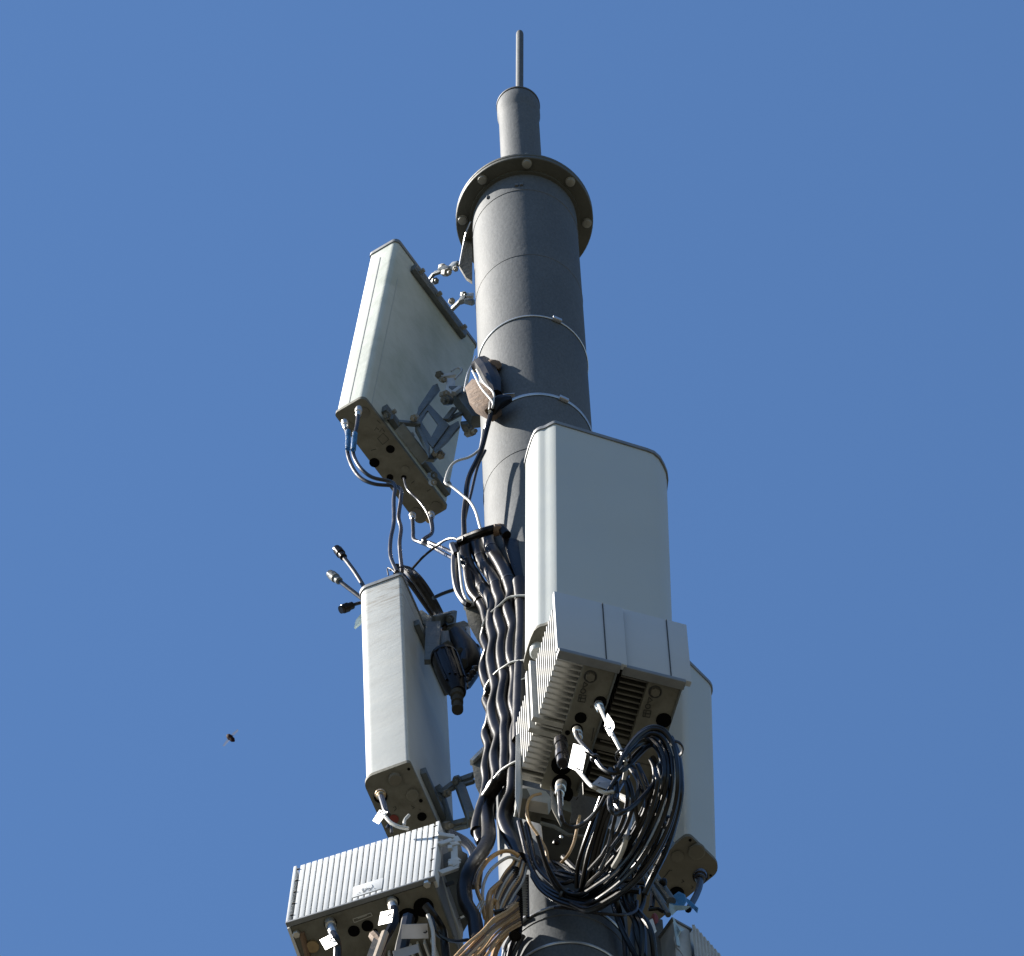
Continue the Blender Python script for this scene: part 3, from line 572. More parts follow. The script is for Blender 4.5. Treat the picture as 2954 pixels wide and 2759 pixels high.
edisc(Er1,ME1,1620,2208,.032,.004,'socket_black'); edisc(Er1,ME1,1620,2262,.03,.004,'socket_black'); edisc(Er1,ME1,1625,2292,.03,.004,'socket_black')
ering(Eb1,ME1,1707,2040,.004,.001,8,name='printed_symbol')
b=MB().tube([onE(ME1,1713,2100),onE(ME1,1706,2138)],.0015,5).tube([onE(ME1,1668,2300),onE(ME1,1662,2308)],.0015,5).tube([onE(ME1,1668,2258),onE(ME1,1664,2280)],.0012,5)
part('printed_symbol',b,'symbol_ink',Er1,kind='stuff')
# lower flange parts of left unit
part('side_plate',MB().prism(WP([(1488,2125,-.36),(1493,2115,-.36),(1502,2118,-.36),(1502,2275,-.40),(1492,2340,-.42),(1486,2300,-.42)]),(.004,.03,0)),'radio_paint',E1,bevel=.001)
part('rear_skirt',MB().prism(WP([(1495,2262,-.34),(1575,2282,-.33),(1590,2300,-.33),(1580,2318,-.33),(1496,2302,-.34)]),(.0,.04,0)),'fin_grey',E1,bevel=.003)
part('corner_lug',MB().prism(WP([(1586,2266,-.46),(1617,2350,-.46),(1612,2372,-.46),(1590,2330,-.46)]),(.006,.02,0)),'end_plate_tan',E1,bevel=.002)
# connectors below
def plug(px,py,Y,px2,py2,Y2,r,material,label,segs=3,cat='connector'):
    a,b=W(px,py,Y),W(px2,py2,Y2); L=(b-a).length; pr=[]
    for k in range(segs):
        z0=L*k/segs; rr=r*(1-.13*(k%2)); pr+=[(rr*.9,z0+.001),(rr,z0+.004),(rr,z0+L/segs-.004)]
    pr.append((r*.7,L)); return solo('connector',MB().lathe(a,pr,14,(b-a)),material,label,cat,'connectors under the twin radio',angle=30)
plug(1617,2136,-.5,1624,2204,-.52,.021,'cable_grey','grey boot connector pair standing under the left unit of the twin radio',4)
plug(1619,2262,-.42,1614,2292,-.46,.017,'connector_steel','elbow connector with a bright top, lowest under the left unit',2)
plug(1664,2106,-.56,1670,2128,-.58,.014,'connector_steel','bright round connector beside the round black hole of the left unit',2)
plug(1726,2032,-.62,1733,2050,-.63,.014,'connector_steel','steel connector nearest the shaded fins of the right unit',2)
# equipment behind/below the twin radio
t=thing('junction_box','beige junction box hanging below the left unit of the twin radio','junction box',W(1500,2340,-.33))
P=WP([(1494,2303,-.37),(1540,2306,-.33),(1650,2345,-.27),(1640,2398,-.2),(1560,2378,-.22),(1484,2358,-.3)])
part('case',MB().prism(P,(0,.01,.09)),'end_plate',t,bevel=.004)
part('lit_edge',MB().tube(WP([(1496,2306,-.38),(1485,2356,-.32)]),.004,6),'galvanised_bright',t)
t=thing('mounting_plate','dirty tan mounting plate in shade under the twin radio, behind hanging cables','mounting plate',W(1650,2430,-.25))
P=WP([(1560,2378,-.26),(1640,2398,-.26),(1760,2380,-.3),(1800,2440,-.24),(1770,2530,-.2),(1620,2500,-.2),(1570,2470,-.22)])
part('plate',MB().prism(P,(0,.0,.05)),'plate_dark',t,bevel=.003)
part('ridge',MB().tube(WP([(1560,2375,-.28),(1600,2386,-.28),(1640,2410,-.28),(1740,2420,-.28)]),.006,8),'end_plate',t)
for (x,y) in ((1605,2430),(1690,2440),(1770,2470)): part('bolt',MB().blob(W(x,y,-.3),.012,.01,.012,8,.1,x),'feeder_black',t)
part('screw_head',MB().blob(W(1619,2415,-.31),.006,.006,.009,8,.1,2),'connector_steel',t)
polytag('label_tag',[(1755,2388),(1779,2355),(1798,2362),(1770,2398)],-.35,'grey metal label plate hanging in the shade inside the cable coil','tag_grey')

# coil of jumpers
OUT=[(1786,2204,-.6),(1808,2158,-.62),(1842,2116,-.63),(1878,2098,-.63),(1914,2112,-.62),(1942,2160,-.6),(1952,2230,-.58),(1948,2310,-.56),(1924,2400,-.52),(1884,2486,-.47),(1832,2556,-.42),(1768,2606,-.36),(1700,2634,-.3),(1648,2612,-.27),(1606,2566,-.26),(1576,2500,-.26),(1556,2430,-.26)]
INN=[(1774,2240,-.6),(1790,2210,-.6),(1822,2188,-.6),(1852,2186,-.6),(1874,2198,-.6),(1886,2222,-.58),(1888,2262,-.56),(1866,2325,-.54),(1836,2390,-.5),(1800,2450,-.47),(1758,2500,-.42),(1712,2540,-.36),(1672,2572,-.3),(1634,2572,-.27),(1600,2536,-.26),(1572,2480,-.26),(1550,2410,-.26)]
def CY(py): return .27*max(0,min(1,(2590-py)/330))
for k in range(15):
    f=k/14; rd=random.Random(k+3); ph=rd.uniform(0,6.3); j=rd.uniform(-.02,.03)
    l=[]
    for i in range(len(OUT)):
        ff=min(1.08,max(-.06,f+.12*math.sin(ph+i*.55)))
        l.append(tuple(OUT[i][c]*(1-ff)+INN[i][c]*ff for c in range(2))+(OUT[i][2]*(1-f)+INN[i][2]*f+j+.012*math.sin(ph*2+i*.7),))
    l=[(a,b,c-CY(b)) for a,b,c in l]
    s0=rd.choice((0,0,0,1,2)) if k<10 else rd.choice((3,4,5)); s1=rd.choice((0,0,1,3))
    cable('coiled_jumper',l[s0:len(l)-s1],.0066,'cable_black','one of the glossy black jumpers coiled in the big loop right of the mast',group='glossy jumpers coiled in the big loop')
cable('coiled_jumper',[(1935,2130,-.78),(1952,2170,-.78),(1962,2230,-.78),(1962,2300,-.76),(1945,2380,-.66),(1922,2450,-.54),(1888,2520,-.4),(1860,2580,-.35)],.01,'cable_black','outermost thick black cable on the right rim of the coil')
JG='single jumpers feeding the coil'
cable('jumper_cable',[(1728,2036,-0.64),(1747,2077,-0.75),(1766,2118,-0.87),(1794,2171,-0.87),(1806,2206,-0.86),(1800,2250,-0.82)],.0062,'cable_white','pale straight jumper running past the leaf shaped tag into the coil',group=JG)
cable('jumper_cable',[(1662,2112,-0.60),(1668,2132,-0.72),(1690,2160,-0.85),(1713,2184,-0.86),(1739,2218,-0.86),(1773,2232,-0.86),(1807,2216,-0.86),(1850,2172,-0.86),(1880,2150,-0.86),(1905,2165,-0.84),(1920,2210,-0.82),(1915,2290,-0.80)],.0064,'cable_black','glossy jumper dipping in a U from the round connector into the coil',group=JG)
cable('jumper_cable',[(1650,2205,-0.56),(1679,2237,-0.68),(1702,2264,-0.82),(1724,2278,-0.82),(1748,2288,-0.82),(1770,2285,-0.82)],.0062,'cable_white','pale jumper passing the half shaded tag',group=JG)
cable('jumper_cable',[(1614,2285,-0.50),(1616,2320,-0.60),(1617,2348,-0.71),(1628,2376,-0.69),(1656,2387,-0.68),(1694,2369,-0.71),(1728,2332,-0.76),(1750,2292,-0.78),(1777,2247,-0.80),(1800,2215,-0.82),(1840,2170,-0.84),(1875,2142,-0.84)],.0068,'cable_black','glossy jumper hanging in the lowest wide U under the left unit',group=JG)
plug(1616,2296,-.5,1617,2322,-.5,.009,'tag_white','white sleeve on the lowest wide U shaped jumper',1,'sleeve')
cable('jumper_cable',[(1800,2225,-0.60),(1781,2250,-0.70),(1760,2300,-0.82),(1760,2332,-0.82),(1774,2348,-0.81),(1798,2344,-0.82),(1830,2322,-0.82),(1862,2290,-0.82),(1884,2262,-0.82)],.0068,'cable_black','jumper forming the small inner loop of the coil',group=JG)
cable('jumper_cable',[(1812,2240,-0.58),(1795,2262,-0.68),(1776,2300,-0.80),(1776,2322,-0.80),(1792,2338,-0.80),(1812,2336,-0.79)],.0055,'cable_grey','thin grey jumper nested inside the small inner loop',group=JG)
cable('jumper_cable',[(1784,2297,-0.50),(1800,2304,-0.60),(1822,2316,-0.72)],.011,'cable_white','short white sleeved cable inside the small loop',group=JG)
cable('jumper_cable',[(1820,2340,-0.50),(1816,2370,-0.59),(1806,2420,-0.65),(1792,2462,-0.59),(1770,2500,-0.53)],.0085,'cable_white','thick pale cable streak at the inner rim of the coil',group=JG)
for i,(a,lb) in enumerate((([(1735,2300),(1706,2379),(1681,2451),(1666,2507),(1664,2560)],'leftmost of the near vertical black cables below the twin radio'),([(1748,2300),(1722,2385),(1698,2460),(1684,2526),(1676,2570)],'second near vertical black cable below the twin radio'),([(1762,2300),(1736,2385),(1714,2460),(1698,2530),(1690,2575)],'third near vertical black cable below the twin radio'),([(1775,2290),(1748,2385),(1728,2460),(1712,2530),(1705,2575)],'rightmost near vertical black cable below the twin radio'))):
    cable('hanging_cable',[(x,y,-.6+.07*k) for k,(x,y) in enumerate(a)],.0075,'cable_black',lb,group='near vertical cables below the twin radio')
cable('hanging_cable',[(1560,2290,-.36),(1532,2300,-.37),(1520,2330,-.38),(1526,2370,-.38),(1552,2410,-.36),(1574,2450,-.34),(1582,2490,-.32)],.0048,'cable_tan','thin tan wire curling down left below the twin radio','wire')
cable('hanging_cable',[(1672,2355,-.36),(1664,2395,-.36),(1656,2430,-.34),(1640,2465,-.32),(1618,2490,-.3)],.0048,'cable_tan','thin tan wire curling down right below the twin radio','wire')
cable('hanging_cable',[(1498,2370,-.3),(1510,2420,-.29),(1522,2470,-.27),(1540,2520,-.26),(1570,2560,-.26),(1610,2588,-.26),(1650,2600,-.26)],.0085,'cable_grey','grey cable running down from the junction box and under the coil',group='grey cables below the junction box')
cable('hanging_cable',[(1518,2375,-.3),(1530,2425,-.29),(1540,2475,-.27),(1556,2510,-.26),(1590,2545,-.26),(1625,2568,-.27),(1670,2580,-.29)],.0075,'cable_grey','inner grey cable beside the one from the junction box',group='grey cables below the junction box')
for i,dy in enumerate((0,11,22)):
    cable('hanging_cable',[(1535,2515+dy*.6,-.26),(1560,2545+dy,-.26),(1595,2572+dy,-.27),(1640,2590+dy,-.28),(1690,2598+dy,-.3),(1740,2590+dy,-.33),(1790,2565+dy,-.36)],.007,'cable_black','black cable in the low swag in front of the mast, '+('upper one','middle one','lower one')[i],group='low swag of cables in front of the mast')
cable('hanging_cable',[(1600,2618,-.25),(1650,2622,-.26),(1720,2634,-.26),(1790,2640,-.25),(1832,2630,-.22),(1838,2600,-.2)],.005,'cable_grey','thin cable looping round the mast under the coil')
# dark mass at coil bottom: dense hidden cables
for k in range(9):
    rd=random.Random(50+k); dx=k*13; jj=lambda a:rd.uniform(-a,a)
    cable('hanging_cable',[(1730+dx,2480+k*3,-.24),(1745+dx+jj(16),2540,-.22+jj(.03)),(1772+dx*.75+jj(22),2600,-.2+jj(.03)),(1800+dx*.55+jj(26),2680,-.17+jj(.04)),(1825+dx*.5+jj(22),2790,-.12)],rd.uniform(.006,.012),'cable_black','one of the dark cables packed behind the coil, right side of the mast',group='dark cables packed behind the coil')
for k in range(8):
    rd=random.Random(200+k); x0=1600+k*16
    cable('cross_cable',[(x0-70,2492+rd.uniform(-20,20),-.24),(x0-30,2518+rd.uniform(-15,15),-.25),(x0+20,2545+rd.uniform(-25,15),-.26),(x0+80,2560+rd.uniform(-30,10),-.26),(x0+150,2575+rd.uniform(-30,0),-.26)],rd.uniform(.006,.010),'cable_black','one of the dark cables crossing behind the coil in front of the mast',group='dark cables crossing in front of the mast')
for k in range(6):
    rd=random.Random(300+k); x0=1770+k*16
    cable('coiled_jumper',[(x0-10,2215+rd.uniform(-15,15),-.8),(x0+rd.uniform(0,25),2260,-.79),(x0+rd.uniform(10,35),2320,-.76),(x0+rd.uniform(-15,20),2390,-.68),(x0-30+rd.uniform(-15,15),2450,-.58),(x0-70,2510,-.48)],.0062,'cable_black','one of the loose inner jumpers filling the middle of the coil',group='loose inner jumpers of the coil')
# ties on the coil
G='black ties on the cable coil'
def tie(px,py,Y,px2,py2,label,R=.02,r=.004):
    c=W(px,py,Y); u=(W(px2,py2,Y)-c).normalized(); b=MB().ring(c,R,r,14,5,ax=u,flat=1.8); e=u.orthogonal().normalized()
    b.bar(c+e*R,c+e*(R+.03),.006,.003); solo('cable_tie',b,'tie_black',label,'cable tie',G)
tie(1798,2184,-.88,1825,2140,'cable tie where the pale jumper meets the coil',.022)
tie(1716,2188,-.86,1730,2205,'cable tie on the U shaped jumper next to the tag',.011)
tie(1793,2446,-.58,1815,2415,'wide cable tie on the inner rim of the coil',.03,.006)
tie(1630,2588,-.27,1660,2596,'cable tie on the low swag in front of the mast',.026)
tie(1944,2162,-.84,1950,2210,'cable tie knob on the outer right rim of the coil',.026)
for i,(x,y) in enumerate(((1928,2362),(1916,2382))):
    solo('cable_tie',MB().blob(W(x,y,-.68),.012,.01,.014,8,.1,i),'tie_black',('upper' if i==0 else 'lower')+' of two black tie heads sticking out at the right of the coil','cable tie',G)
# tags
TG='white label tags'
polytag('label_tag',[(1752,2058),(1770,2084),(1773,2098),(1758,2125),(1743,2096)],-.90,'white leaf shaped tag on the pale jumper under the shaded fins',face=(-.75,-.6,-.28),slit=(1748,2100,1756,2096),group=TG)
polytag('label_tag',[(1654,2145),(1694,2158),(1679,2231),(1639,2214)],-.80,'largest white tag in front of the left unit of the twin radio',face=(-.75,-.6,-.28),slit=(1662,2216,1674,2222),group=TG)
polytag('label_tag',[(1732,2239),(1767,2254),(1750,2277),(1707,2262)],[-.76,-.76,-.82,-.86],'half shaded grey tag beside the pale jumper','tag_grey',slit=(1722,2270,1730,2262),group=TG)

# ================================================================ RIBBED RADIO (lower left)
o=W(1248,2528,-.5); MF=frame(o,(.07,.248,0),(.035,.135,1)); FW,FDp,FH=.455,.265,.485
F=thing('remote_radio_unit','wide white ribbed radio at the lower left, face full of sunlit fins','radio unit',o,M=MF)
part('body',hx(MF,(.034,.0,.0),(FDp-.034,0,0),(0,FW,0),(0,0,FH)),'radome_trim',F,bevel=.006)  # white casting coloured dark, painting in the shade between the fins
NF=23; st_=(FW-.028)/NF
fy=[.012+st_*k for k in range(NF)]
for k in range(NF):
    y0=fy[k]; w_=st_*.76
    inlab= 8<=k<=12
    if inlab:
        part('fin',hx(MF,(.001,y0,.128),(.0335,0,0),(0,w_,0),(0,0,FH-.134)),'radio_white',F,bevel=.0005)
        part('fin',hx(MF,(.001,y0,.006),(.0335,0,0),(0,w_,0),(0,0,.022)),'radio_white',F,bevel=.0005,label='short fin stub under the nameplate')
    else:
        part('fin',hx(MF,(.001,y0,.006),(.0335,0,0),(0,w_,0),(0,0,FH-.012)),'radio_white',F,bevel=.0005)
part('side_post',hx(MF,(-.001,-.006,.0),(.04,0,0),(0,.012,0),(0,0,FH)),'radio_white',F,bevel=.003)
part('side_post',hx(MF,(-.001,FW-.008,.0),(.04,0,0),(0,.01,0),(0,0,FH)),'radio_white',F,bevel=.003)
npl=part('nameplate',hx(MF,(-.001,fy[8]-.002,.03),(.034,0,0),(0,st_*5,0),(0,0,.094)),'radio_white',F,bevel=.001)
b=MB(); T=lambda y,z:MF@V((-.0022,y,z*1.25))
y0=fy[8]
for seg in ([(.058,.072),(.062,.06),(.058,.052),(.05,.056)],[(.052,.062),(.046,.066),(.044,.056),(.05,.052)],[(.042,.06),(.036,.058),(.038,.052)],[(.032,.08),(.028,.062),(.034,.052)],[(.07,.048),(.066,.048)],[(.058,.044),(.048,.044)],[(.04,.044),(.03,.044)],[(.022,.046),(.019,.046)],[(.074,.04),(.073,.042)]):
    b.tube([T(y0+a,z-.008) for a,z in seg],.0008,5)
part('printed_mark',b,'radome_trim',npl,kind='stuff')
for k in range(5):
    z=.445-k*.1; part('notch',hx(MF,(-.0022,fy[0]-.012,z),(.004,0,0),(0,.012,0),(0,0,.0035)),'symbol_ink',F); part('notch',hx(MF,(-.0022,FW-.02,z),(.004,0,0),(0,.01,0),(0,0,.0035)),'symbol_ink',F)
part('bottom_rim',hx(MF,(-.002,-.006,-.012),(.016,0,0),(0,FW+.008,0),(0,0,.0115)),'radome_trim',F,bevel=.002)
bt=part('bottom_plate',hx(MF,(.016,.004,-.010),(FDp-.03,0,0),(0,FW-.012,0),(0,0,.0095)),'end_plate',F)
part('edge_rail',hx(MF,(.016,FW-.007,-.014),(FDp,0,0),(0,.009,0),(0,0,.02)),'radio_white',F)
def onF(px,py,off=.011): n=MF.to_3x3()@V((0,0,1)); return Wpl(px,py,MF.translation-n*off,n)
def fdisc(px,py,r,h,m,name='socket',n=18,p=None): return part(name,MB().lathe(onF(px,py),p or [(r,-.004),(r,h*.8),(r*.9,h)],n,(0,0,-1)),m,bt,angle=30)
fdisc(1021,2687,.0175,.002,'socket_black'); fdisc(1060,2672,.0175,.002,'socket_black'); fdisc(1083,2687,.007,.002,'socket_black'); fdisc(902,2730,.02,.008,'brass_dull','screw_cap')
fdisc(1177,2648,.03,.004,'socket_black'); fdisc(1222,2618,.03,.006,'socket_black'); fdisc(855,2692,.012,.014,'connector_steel','screw',6); fdisc(1232,2548,.012,.014,'connector_steel','screw',6); fdisc(953,2664,.019,.006,'socket_black'); fdisc(1134,2602,.019,.006,'socket_black')
b=MB()
for s in ([(1018,2652),(1070,2634)],[(1022,2662),(1074,2642)],[(1018,2652),(1022,2662)],[(1070,2634),(1074,2642)],[(1032,2650),(1058,2641)]): b.tube([onF(x,y,.012) for x,y in s],.0013,5)
part('printed_frame',b,'fin_grey',bt,kind='stuff')
part('edge_strip',MB().tube([onF(870,2690,.014),onF(884,2745,.014),onF(900,2800,.014)],.009,8),'mastic_brown',bt)
# rear fin block of the ribbed radio
f=part('rear_fin',hx(MF,(FDp-.09,.06,-.05),(.09,0,0),(0,.006,0),(0,0,.05)),'radio_paint',F)
rep(f,[(0,.022*k,0) for k in range(1,14)])
# side and bracket frame
OFFY=-.04
t=thing('radio_bracket','bright white ladder shaped bracket on the right side of the ribbed radio','bracket',W(1300,2450,-.35))
wl=lambda *l:[t_ for t_ in l]
for a,c,w_ in (((1260,2409,-.42),(1312,2417,-.40),.022),((1268,2438,-.42),(1304,2425,-.41),.016),((1312,2417,-.4),(1322,2432,-.4),.02),((1298,2438,-.41),(1322,2436,-.4),.018),((1310,2434,-.4),(1311,2482,-.4),.02),((1298,2488,-.41),(1324,2481,-.4),.018),((1300,2500,-.41),(1322,2488,-.4),.018),((1318,2490,-.4),(1316,2504,-.4),.016),((1318,2503,-.4),(1268,2521,-.42),.018),((1298,2442,-.41),(1298,2452,-.41),.014),((1299,2488,-.41),(1301,2500,-.41),.014)):
    part('rail',MB().bar(W(*a),W(*c),w_,.012,(0,0,1)),'radio_paint',t,bevel=.002)
OFFY=0.0
t=thing('power_unit','tan grey unit tucked between the ribbed radio and the feeders, lit top edge','power unit',W(1300,2540,-.32))
P=WP([(1262,2524,-.40),(1322,2500,-.38),(1350,2516,-.34),(1366,2640,-.24),(1320,2720,-.2),(1296,2640,-.28)])
part('case',MB().prism(P,(0,.0,.12)),'flange_steel',t,bevel=.004)
part('side',MB().prism(WP([(1252,2400,-.36),(1300,2415,-.33),(1330,2440,-.3),(1330,2510,-.3),(1262,2524,-.35)]),(.01,.06,0)),'fin_dark',t)
part('edge',MB().tube(WP([(1270,2530,-.41),(1290,2600,-.36),(1322,2690,-.28),(1336,2760,-.24)]),.008,6),'fin_grey',t)
part('latch',MB().bar(W(1325,2650,-.3),W(1350,2638,-.3),.014,.006),'steel_band',t)
part('slot',MB().bar(W(1285,2554,-.385),W(1308,2546,-.375),.012,.006),'symbol_ink',t)
# cables of the ribbed radio
RG='cables under the ribbed radio'
def fconn(px,py,px2,py2,lb):
    a,b=onF(px,py),W(px2,py2,onF(px2,py2).y-.05); L=(b-a).length
    return solo('connector',MB().lathe(a,[(.014,-.002),(.016,.004),(.016,L*.3),(.013,L*.32),(.015,L*.5),(.015,L*.8),(.01,L)],12,(b-a)),'connector_steel',lb,'connector','connectors under the ribbed radio',angle=30)
fconn(951,2658,962,2700,'left connector under the ribbed radio, above a white tag'); fconn(1130,2598,1136,2628,'right connector under the ribbed radio, above a white tag')
cable('radio_cable',[(960,2694,-.5),(970,2712,-.5),(974,2740,-.48),(972,2790,-.46)],.012,'cable_black','short black cable below the left tag of the ribbed radio',group=RG)
cable('radio_cable',[(1137,2622,-.55),(1138,2655,-.55),(1122,2690,-.55),(1102,2725,-.54),(1084,2775,-.52)],.0135,'feeder_black','thick black cable dropping from the middle of the ribbed radio',group=RG)
cable('radio_cable',[(1178,2650,-.44),(1170,2690,-.44),(1160,2730,-.42),(1150,2790,-.4)],.02,'cable_black','fat black cable right of the middle tag of the ribbed radio',group=RG)
cable('radio_cable',[(1222,2618,-.45),(1246,2650,-.44),(1256,2685,-.43),(1276,2705,-.4),(1312,2716,-.36),(1350,2712,-.32)],.0055,'cable_black','thin black cable sweeping right from the ribbed radio to the mast',group=RG)
cable('radio_cable',[(1228,2612,-.46),(1250,2640,-.44),(1270,2672,-.4),(1280,2700,-.38),(1290,2790,-.34)],.013,'cable_black','rightmost thick black cable under the ribbed radio',group=RG)
cable('radio_cable',[(1235,2640,-.46),(1244,2668,-.45),(1250,2700,-.44),(1252,2790,-.42)],.006,'cable_white','pale thin cable in the gap under the ribbed radio',group=RG)
cable('radio_cable',[(1078,2700,-.45),(1092,2716,-.46),(1098,2740,-.46),(1085,2790,-.46)],.016,'mastic_brown','brown wrapped cable joint under the ribbed radio',group=RG)
cable('radio_cable',[(1110,2694,-.56),(1104,2712,-.57),(1096,2735,-.57),(1080,2780,-.57)],.012,'tape_beige','pale pinkish taped cable end under the ribbed radio',group=RG)
polytag('label_tag',[(922,2712),(954,2696),(973,2724),(939,2741)],-.58,'white square tag at the far left under the ribbed radio',face=(-.75,-.6,-.28),slit=(956,2716,966,2706),group=TG)
polytag('label_tag',[(1098,2632),(1135,2624),(1130,2661),(1091,2670)],-.6,'white square tag in the middle under the ribbed radio',face=(-.75,-.6,-.28),slit=(1123,2644,1131,2640),group=TG)
polytag('label_tag',[(1159,2668),(1233,2666),(1236,2708),(1157,2709)],[-.56,-.56,-.5,-.5],'wide grey blank tag at the right under the ribbed radio','tag_grey',slit=(1223,2688,1232,2684),group=TG)
polytag('label_tag',[(1133,2745),(1206,2724),(1210,2747),(1138,2772)],[-.52,-.52,-.46,-.46],'tilted dull grey tag at the bottom edge under the ribbed radio','tag_grey',group=TG)
polytag('label_tag',[(1095,2337),(1118,2342),(1092,2378),(1075,2368)],-.45,'small white tag hanging under the lower left antenna foot',face=(-.75,-.6,-.28),slit=(1100,2348,1108,2343),group=TG)
solo('cardboard_flap',MB().prism(WP([(1052,2775,-.5),(1078,2704,-.5),(1112,2730,-.5),(1098,2775,-.5)]),(0,.003,.002)),'tape_beige','tan flap hanging at the bottom edge below the ribbed radio','flap')
BG='wires at the foot of the lower left antenna'
cable('jumper_cable',[(1098,2294,-.27),(1106,2318,-.32),(1112,2338,-.34),(1120,2352,-.34)],.009,'cable_black','black jumper out of the lower left antenna foot',group=BG,conn=[('brass_dull',.017,.05,0)])
cable('jumper_cable',[(1113,2358,-.4),(1128,2374,-.4),(1152,2386,-.4),(1178,2391,-.4)],.006,'cable_white','white wire at the top edge of the ribbed radio',group=BG)
cable('jumper_cable',[(1166,2382,-.4),(1168,2366,-.4),(1180,2352,-.4)],.005,'cable_white','short white wire end curling up by the ribbed radio',group=BG)
cable('jumper_cable',[(1117,2390,-.38),(1120,2382,-.38),(1128,2384,-.38),(1130,2404,-.38)],.005,'cable_black','small black hooked wire at the top edge of the ribbed radio',group=BG)
for i in range(4):
    cable('jumper_cable',[(1300+i*3,2400+i*6,-.2),(1345+i*3,2425+i*8,-.2),(1372-i*2,2458+i*10,-.2),(1385-i*5,2500+i*10,-.2),(1380-i*8,2560,-.2)],.009,'cable_black' if i!=1 else 'cable_grey',('topmost','second','third','lowest')[i]+' dark cable arching from the white ladder bracket towards the feeders',group='dark cables arching behind the white bracket')

# ================================================================ TAN CABLES at the mast foot of the picture
TGp='tan cables fanning out at the bottom'
cable('tan_cable',[(1497,2470,-.27),(1470,2456,-.28),(1440,2460,-.28),(1406,2484,-.28),(1382,2524,-.28),(1376,2564,-.28),(1390,2606,-.28),(1400,2650,-.27)],.0068,'cable_tan','outermost tan cable arching left of the corrugated hose',group=TGp)
cable('tan_cable',[(1500,2484,-.26),(1466,2474,-.27),(1420,2506,-.27),(1398,2542,-.27),(1392,2582,-.27),(1398,2640,-.26)],.005,'cable_white','pale inner cable arching beside the outermost tan cable',group=TGp)
cable('tan_cable',[(1444,2548,-.27),(1418,2572,-.27),(1410,2594,-.27),(1408,2640,-.27),(1402,2700,-.27)],.0095,'cable_tan','tan cable with a squared bend below the arches',group=TGp)
cable('tan_cable',[(1416,2660,-.28),(1416,2612,-.28),(1424,2600,-.28),(1434,2612,-.27),(1434,2660,-.27)],.0085,'cable_tan','tan cable folded in a narrow upside down U',group=TGp)
for i in range(9):
    o_=i*8.6; rd=random.Random(i+90); zj=lambda:rd.uniform(-.03,.03)
    cable('tan_cable',[(1492+o_*.15,2606+o_*.9,-.27),(1462,2630+o_*.9,-.38+zj()),(1425,2655+o_*1.05+rd.uniform(-5,5),-.50+zj()),(1388+o_*.2,2690+o_*1.1+rd.uniform(-5,5),-.60+zj()),(1345+o_*.35,2728+o_*1.15+rd.uniform(-4,4),-.66+zj()),(1300+o_*.5,2775+o_,-.70)],rd.uniform(.0034,.0052),'cable_tan' if i not in (2,6) else 'mastic_brown','one of the tan cables bundled together, running down left at the bottom',group='bundled tan cables running down left')
for i,(l,r_,m_,lb) in enumerate(([[(1462,2690),(1440,2720),(1424,2760),(1416,2810)],.011,'cable_tan','thick brownish tan cable left of the mast at the bottom edge'],[[(1500,2690),(1480,2720),(1466,2770),(1460,2810)],.008,'cable_grey','grey cable fanning down over the mast, left one'],[[(1510,2700),(1492,2730),(1474,2775),(1468,2810)],.008,'cable_grey','grey cable fanning down over the mast, right one'])):
    cable('tan_cable',[(x,y,dep(x,y,.02)) for x,y in l],r_,m_,lb,group=TGp)
for i in range(9):
    x=1478+i*3.4; cable('tan_cable',[(x+14,2462+i*5,-.25),(x+2,2490+i*7,-.26),(x-22,2520+i*8,-.27),(x-44,2562+i*8,-.27),(x-58,2606+i*7,-.27)],.0042,('cable_tan','cable_black','cable_white')[i%3],'one of the tangled thin cables above the corrugated hose',group='tangled thin cables above the hose')
for i,(x,lb) in enumerate(((1372,'left thin pale wire beside the bowing feeder end'),(1379,'middle thin pale wire beside the bowing feeder end'),(1386,'right thin pale wire beside the bowing feeder end'))):
    cable('thin_wire',[(x+14,2600,-.3),(x+2,2625,-.3),(x,2655,-.3),(x+3,2700,-.3)],.0026,'cable_white',lb,'wire',group='thin wires beside the bowing feeder')
# corrugated hose
t=thing('corrugated_hose','black corrugated hose standing in front of the mast at the bottom','hose',W(1489,2600,-.24))
hp=catm(WP([(1484,2516,-.25),(1487,2560,-.25),(1490,2610,-.25),(1490,2662,-.25),(1486,2700,-.25)]),3)
part('core',MB().tube(hp,.0155,12),'feeder_black',t)
a=MB(); L=len(hp)
for k in range(34):
    f=k/33*(L-1); i=min(int(f),L-2); p=hp[i].lerp(hp[i+1],f-i); a.ring(p,.0165,.0035,14,5,ax=(hp[i+1]-hp[i]))
part('ribs',a,'feeder_black',t)
b=MB()
for k in range(15): b.bar(W(1502,2534+k*7.5,-.245),W(1520,2531+k*7.7,-.235),.007,.004,(0,1,0))
t2=thing('cable_comb','pale toothed comb strip beside the corrugated hose on the mast','comb',W(1512,2590,-.24)); 
part('teeth',b,'cable_white',t2,kind='stuff'); part('spine',MB().bar(W(1521,2526,-.232),W(1523,2648,-.232),.01,.006,(1,0,0)),'feeder_black',t2)
cable('cable_tie_rope',[(1445,2660,-.29),(1462,2668,-.28),(1480,2655,-.28),(1486,2630,-.28)],.008,'cable_black','black rope binding the tan bundle to the hose','rope')
cable('binding_rope',[(1425,2634,-.3),(1452,2628,-.3),(1478,2612,-.28),(1492,2590,-.27)],.009,'cable_black','black rope binding above the tan bundle','rope')

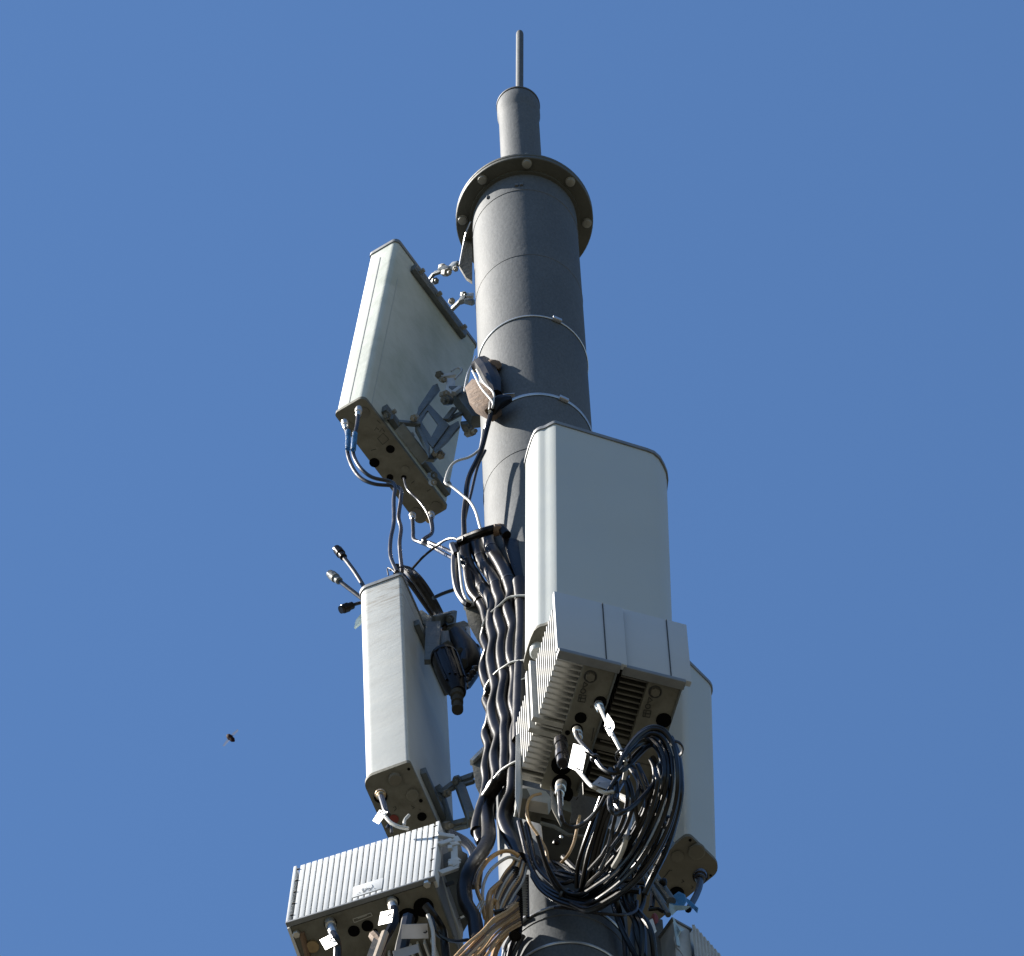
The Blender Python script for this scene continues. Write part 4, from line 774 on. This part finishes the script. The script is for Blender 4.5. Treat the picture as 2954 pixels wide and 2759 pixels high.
# ================================================================ RIGHT LOW EQUIPMENT
t=thing('mounting_bracket','dark tubular bracket crossing below the farthest right antenna','bracket',W(1900,2560,.0))
part('tube',MB().tube(WP([(1856,2482,.0),(1888,2532,.0),(1936,2602,.0)]),.016,10),'galvanised',t)
part('tube',MB().tube(WP([(1850,2508,-.04),(1888,2572,-.04),(1928,2640,-.04)]),.009,10),'galvanised',t)
part('strut',MB().tube(WP([(1886,2560,-.03),(1880,2620,-.03)]),.008,8),'cable_black',t)
part('strut',MB().tube(WP([(1870,2624,-.05),(1898,2622,-.05),(1912,2630,-.05)]),.006,8),'cable_black',t)
part('pivot',MB().blob(W(1913,2545,-.03),.014,.012,.018,8,.1,1),'feeder_black',t)
part('pivot',MB().blob(W(1921,2434,-.0),.026,.018,.03,10,.12,6),'galvanised',t)
cable('jumper_cable',[(2020,2530,.12),(2018,2556,.1),(2010,2580,.08),(1996,2606,.05),(1985,2625,.03)],.0105,'cable_black','black jumper hanging from the farthest right antenna foot',conn=[('cable_grey',.021,.06,0)])
def scrap(pts,Y,mm,lb,cat='tape scrap'):
    P=[W(x,y,Y+.012*((i*7)%3)) for i,(x,y) in enumerate(pts)]; solo('tape_scrap',MB().prism(P,(.003,.004,.003)),mm,lb,cat,'torn tape below the farthest right antenna')
scrap([(1930,2600),(1944,2582),(1958,2572),(1974,2580),(1978,2600),(1964,2622),(1942,2616)],.0,'tape_blue','torn dark blue tape lump under the farthest right antenna')
scrap([(1978,2590),(1988,2596),(2004,2612),(2012,2618),(2009,2633),(1996,2618),(1982,2606)],-.02,'tape_blue','pointed blue tape end sticking out over the sky')
scrap([(1930,2606),(1946,2612),(1968,2616),(1990,2614),(1976,2624),(1950,2626),(1936,2640),(1928,2630)],-.03,'plastic_pale','pale shiny film scrap below the blue tape')
scrap([(1941,2646),(1952,2668),(1972,2680),(1962,2686),(1955,2700),(1960,2728),(1952,2726),(1946,2690)],-.04,'plastic_pale','long pale torn film strip hanging over the right corner box')
cable('thin_wire',[(1944,2706,-.03),(1952,2732,-.03),(1968,2752,-.03),(1985,2790,-.03)],.003,'cable_white','thin pale string trailing over the right corner box','wire')
# corner box
oG=W(1941,2656,-.02); MG=frame(oG,(W(1990,2672,-.02)-oG)*V((1,0,0))+V((0,.035,0)),(0,0,1)); 
t=thing('remote_radio_unit','shaded grey radio in the bottom right corner with a row of tall fins','radio unit',oG,M=MG)
part('body',hx(MG,(0,0,-.75),(.062,0,0),(0,.17,0),(0,0,.75)),'fin_grey',t,bevel=.005)
part('lid',hx(MG,(-.006,-.004,.0005),(.074,0,0),(0,.178,0),(0,0,.012)),'radome_trim',t,bevel=.002)
ex=V((.010,.0,0)); 
for k in range(9):
    p=W(1996+k*10.3,2668+k*11.6,.0+.012*k); part('fin',MB().hexa(p,(.0075,.0,0),(0.03,.075,0),(0,0,-.75)),'fin_grey',t)
part('fin_base',MB().prism([W(1988,2676,.06),W(2088,2790,.17),W(2060,2800,.2),W(1975,2700,.09)],(0,0,-.7)),'fin_grey',t)
solo('warning_strip',MB().prism(WP([(1873,2655,-.06),(1882,2650,-.06),(1892,2684,-.06),(1884,2692,-.06)]),(.002,.004,0)),'tag_white','small bright white strip in the dark gap at the lower right','strip')
solo('red_cap',MB().blob(W(1888,2652,-.05),.012,.012,.03,8,.1,4),'rust_red','small dark red cap beside the bright white strip','cap')
t=thing('power_unit','dark unit hidden behind cables right of the mast at the bottom','power unit',W(1850,2700,.05))
part('case',MB().hexa(W(1826,2640,.02),(.09,0.02,0),(-.03,.15,0),(0,0,-.6)),'fin_dark',t,bevel=.004)

# ================================================================ INSECT
c=W(666,2130,-.6); u=(W(676,2140,-.6)-W(656,2122,-.6)).normalized()
t=thing('flying_insect','tiny dark flying insect alone in the blue sky at the left','insect',c)
part('body',MB().tube([c-u*.024,c-u*.016,c-u*.004,c,c+u*.011,c+u*.023],[.004,.008,.009,.007,.008,.003],10),'insect_body',t)
for s in (-1,1):
    e=ray(666,2130).cross(u).normalized()*s
    part('wing',MB().prism([c-u*.004,c+e*.012-u*.012,c+e*.034-u*.006,c+e*.032+u*.004,c+e*.008+u*.003],ray(666,2130)*.0006),'insect_wing',t)
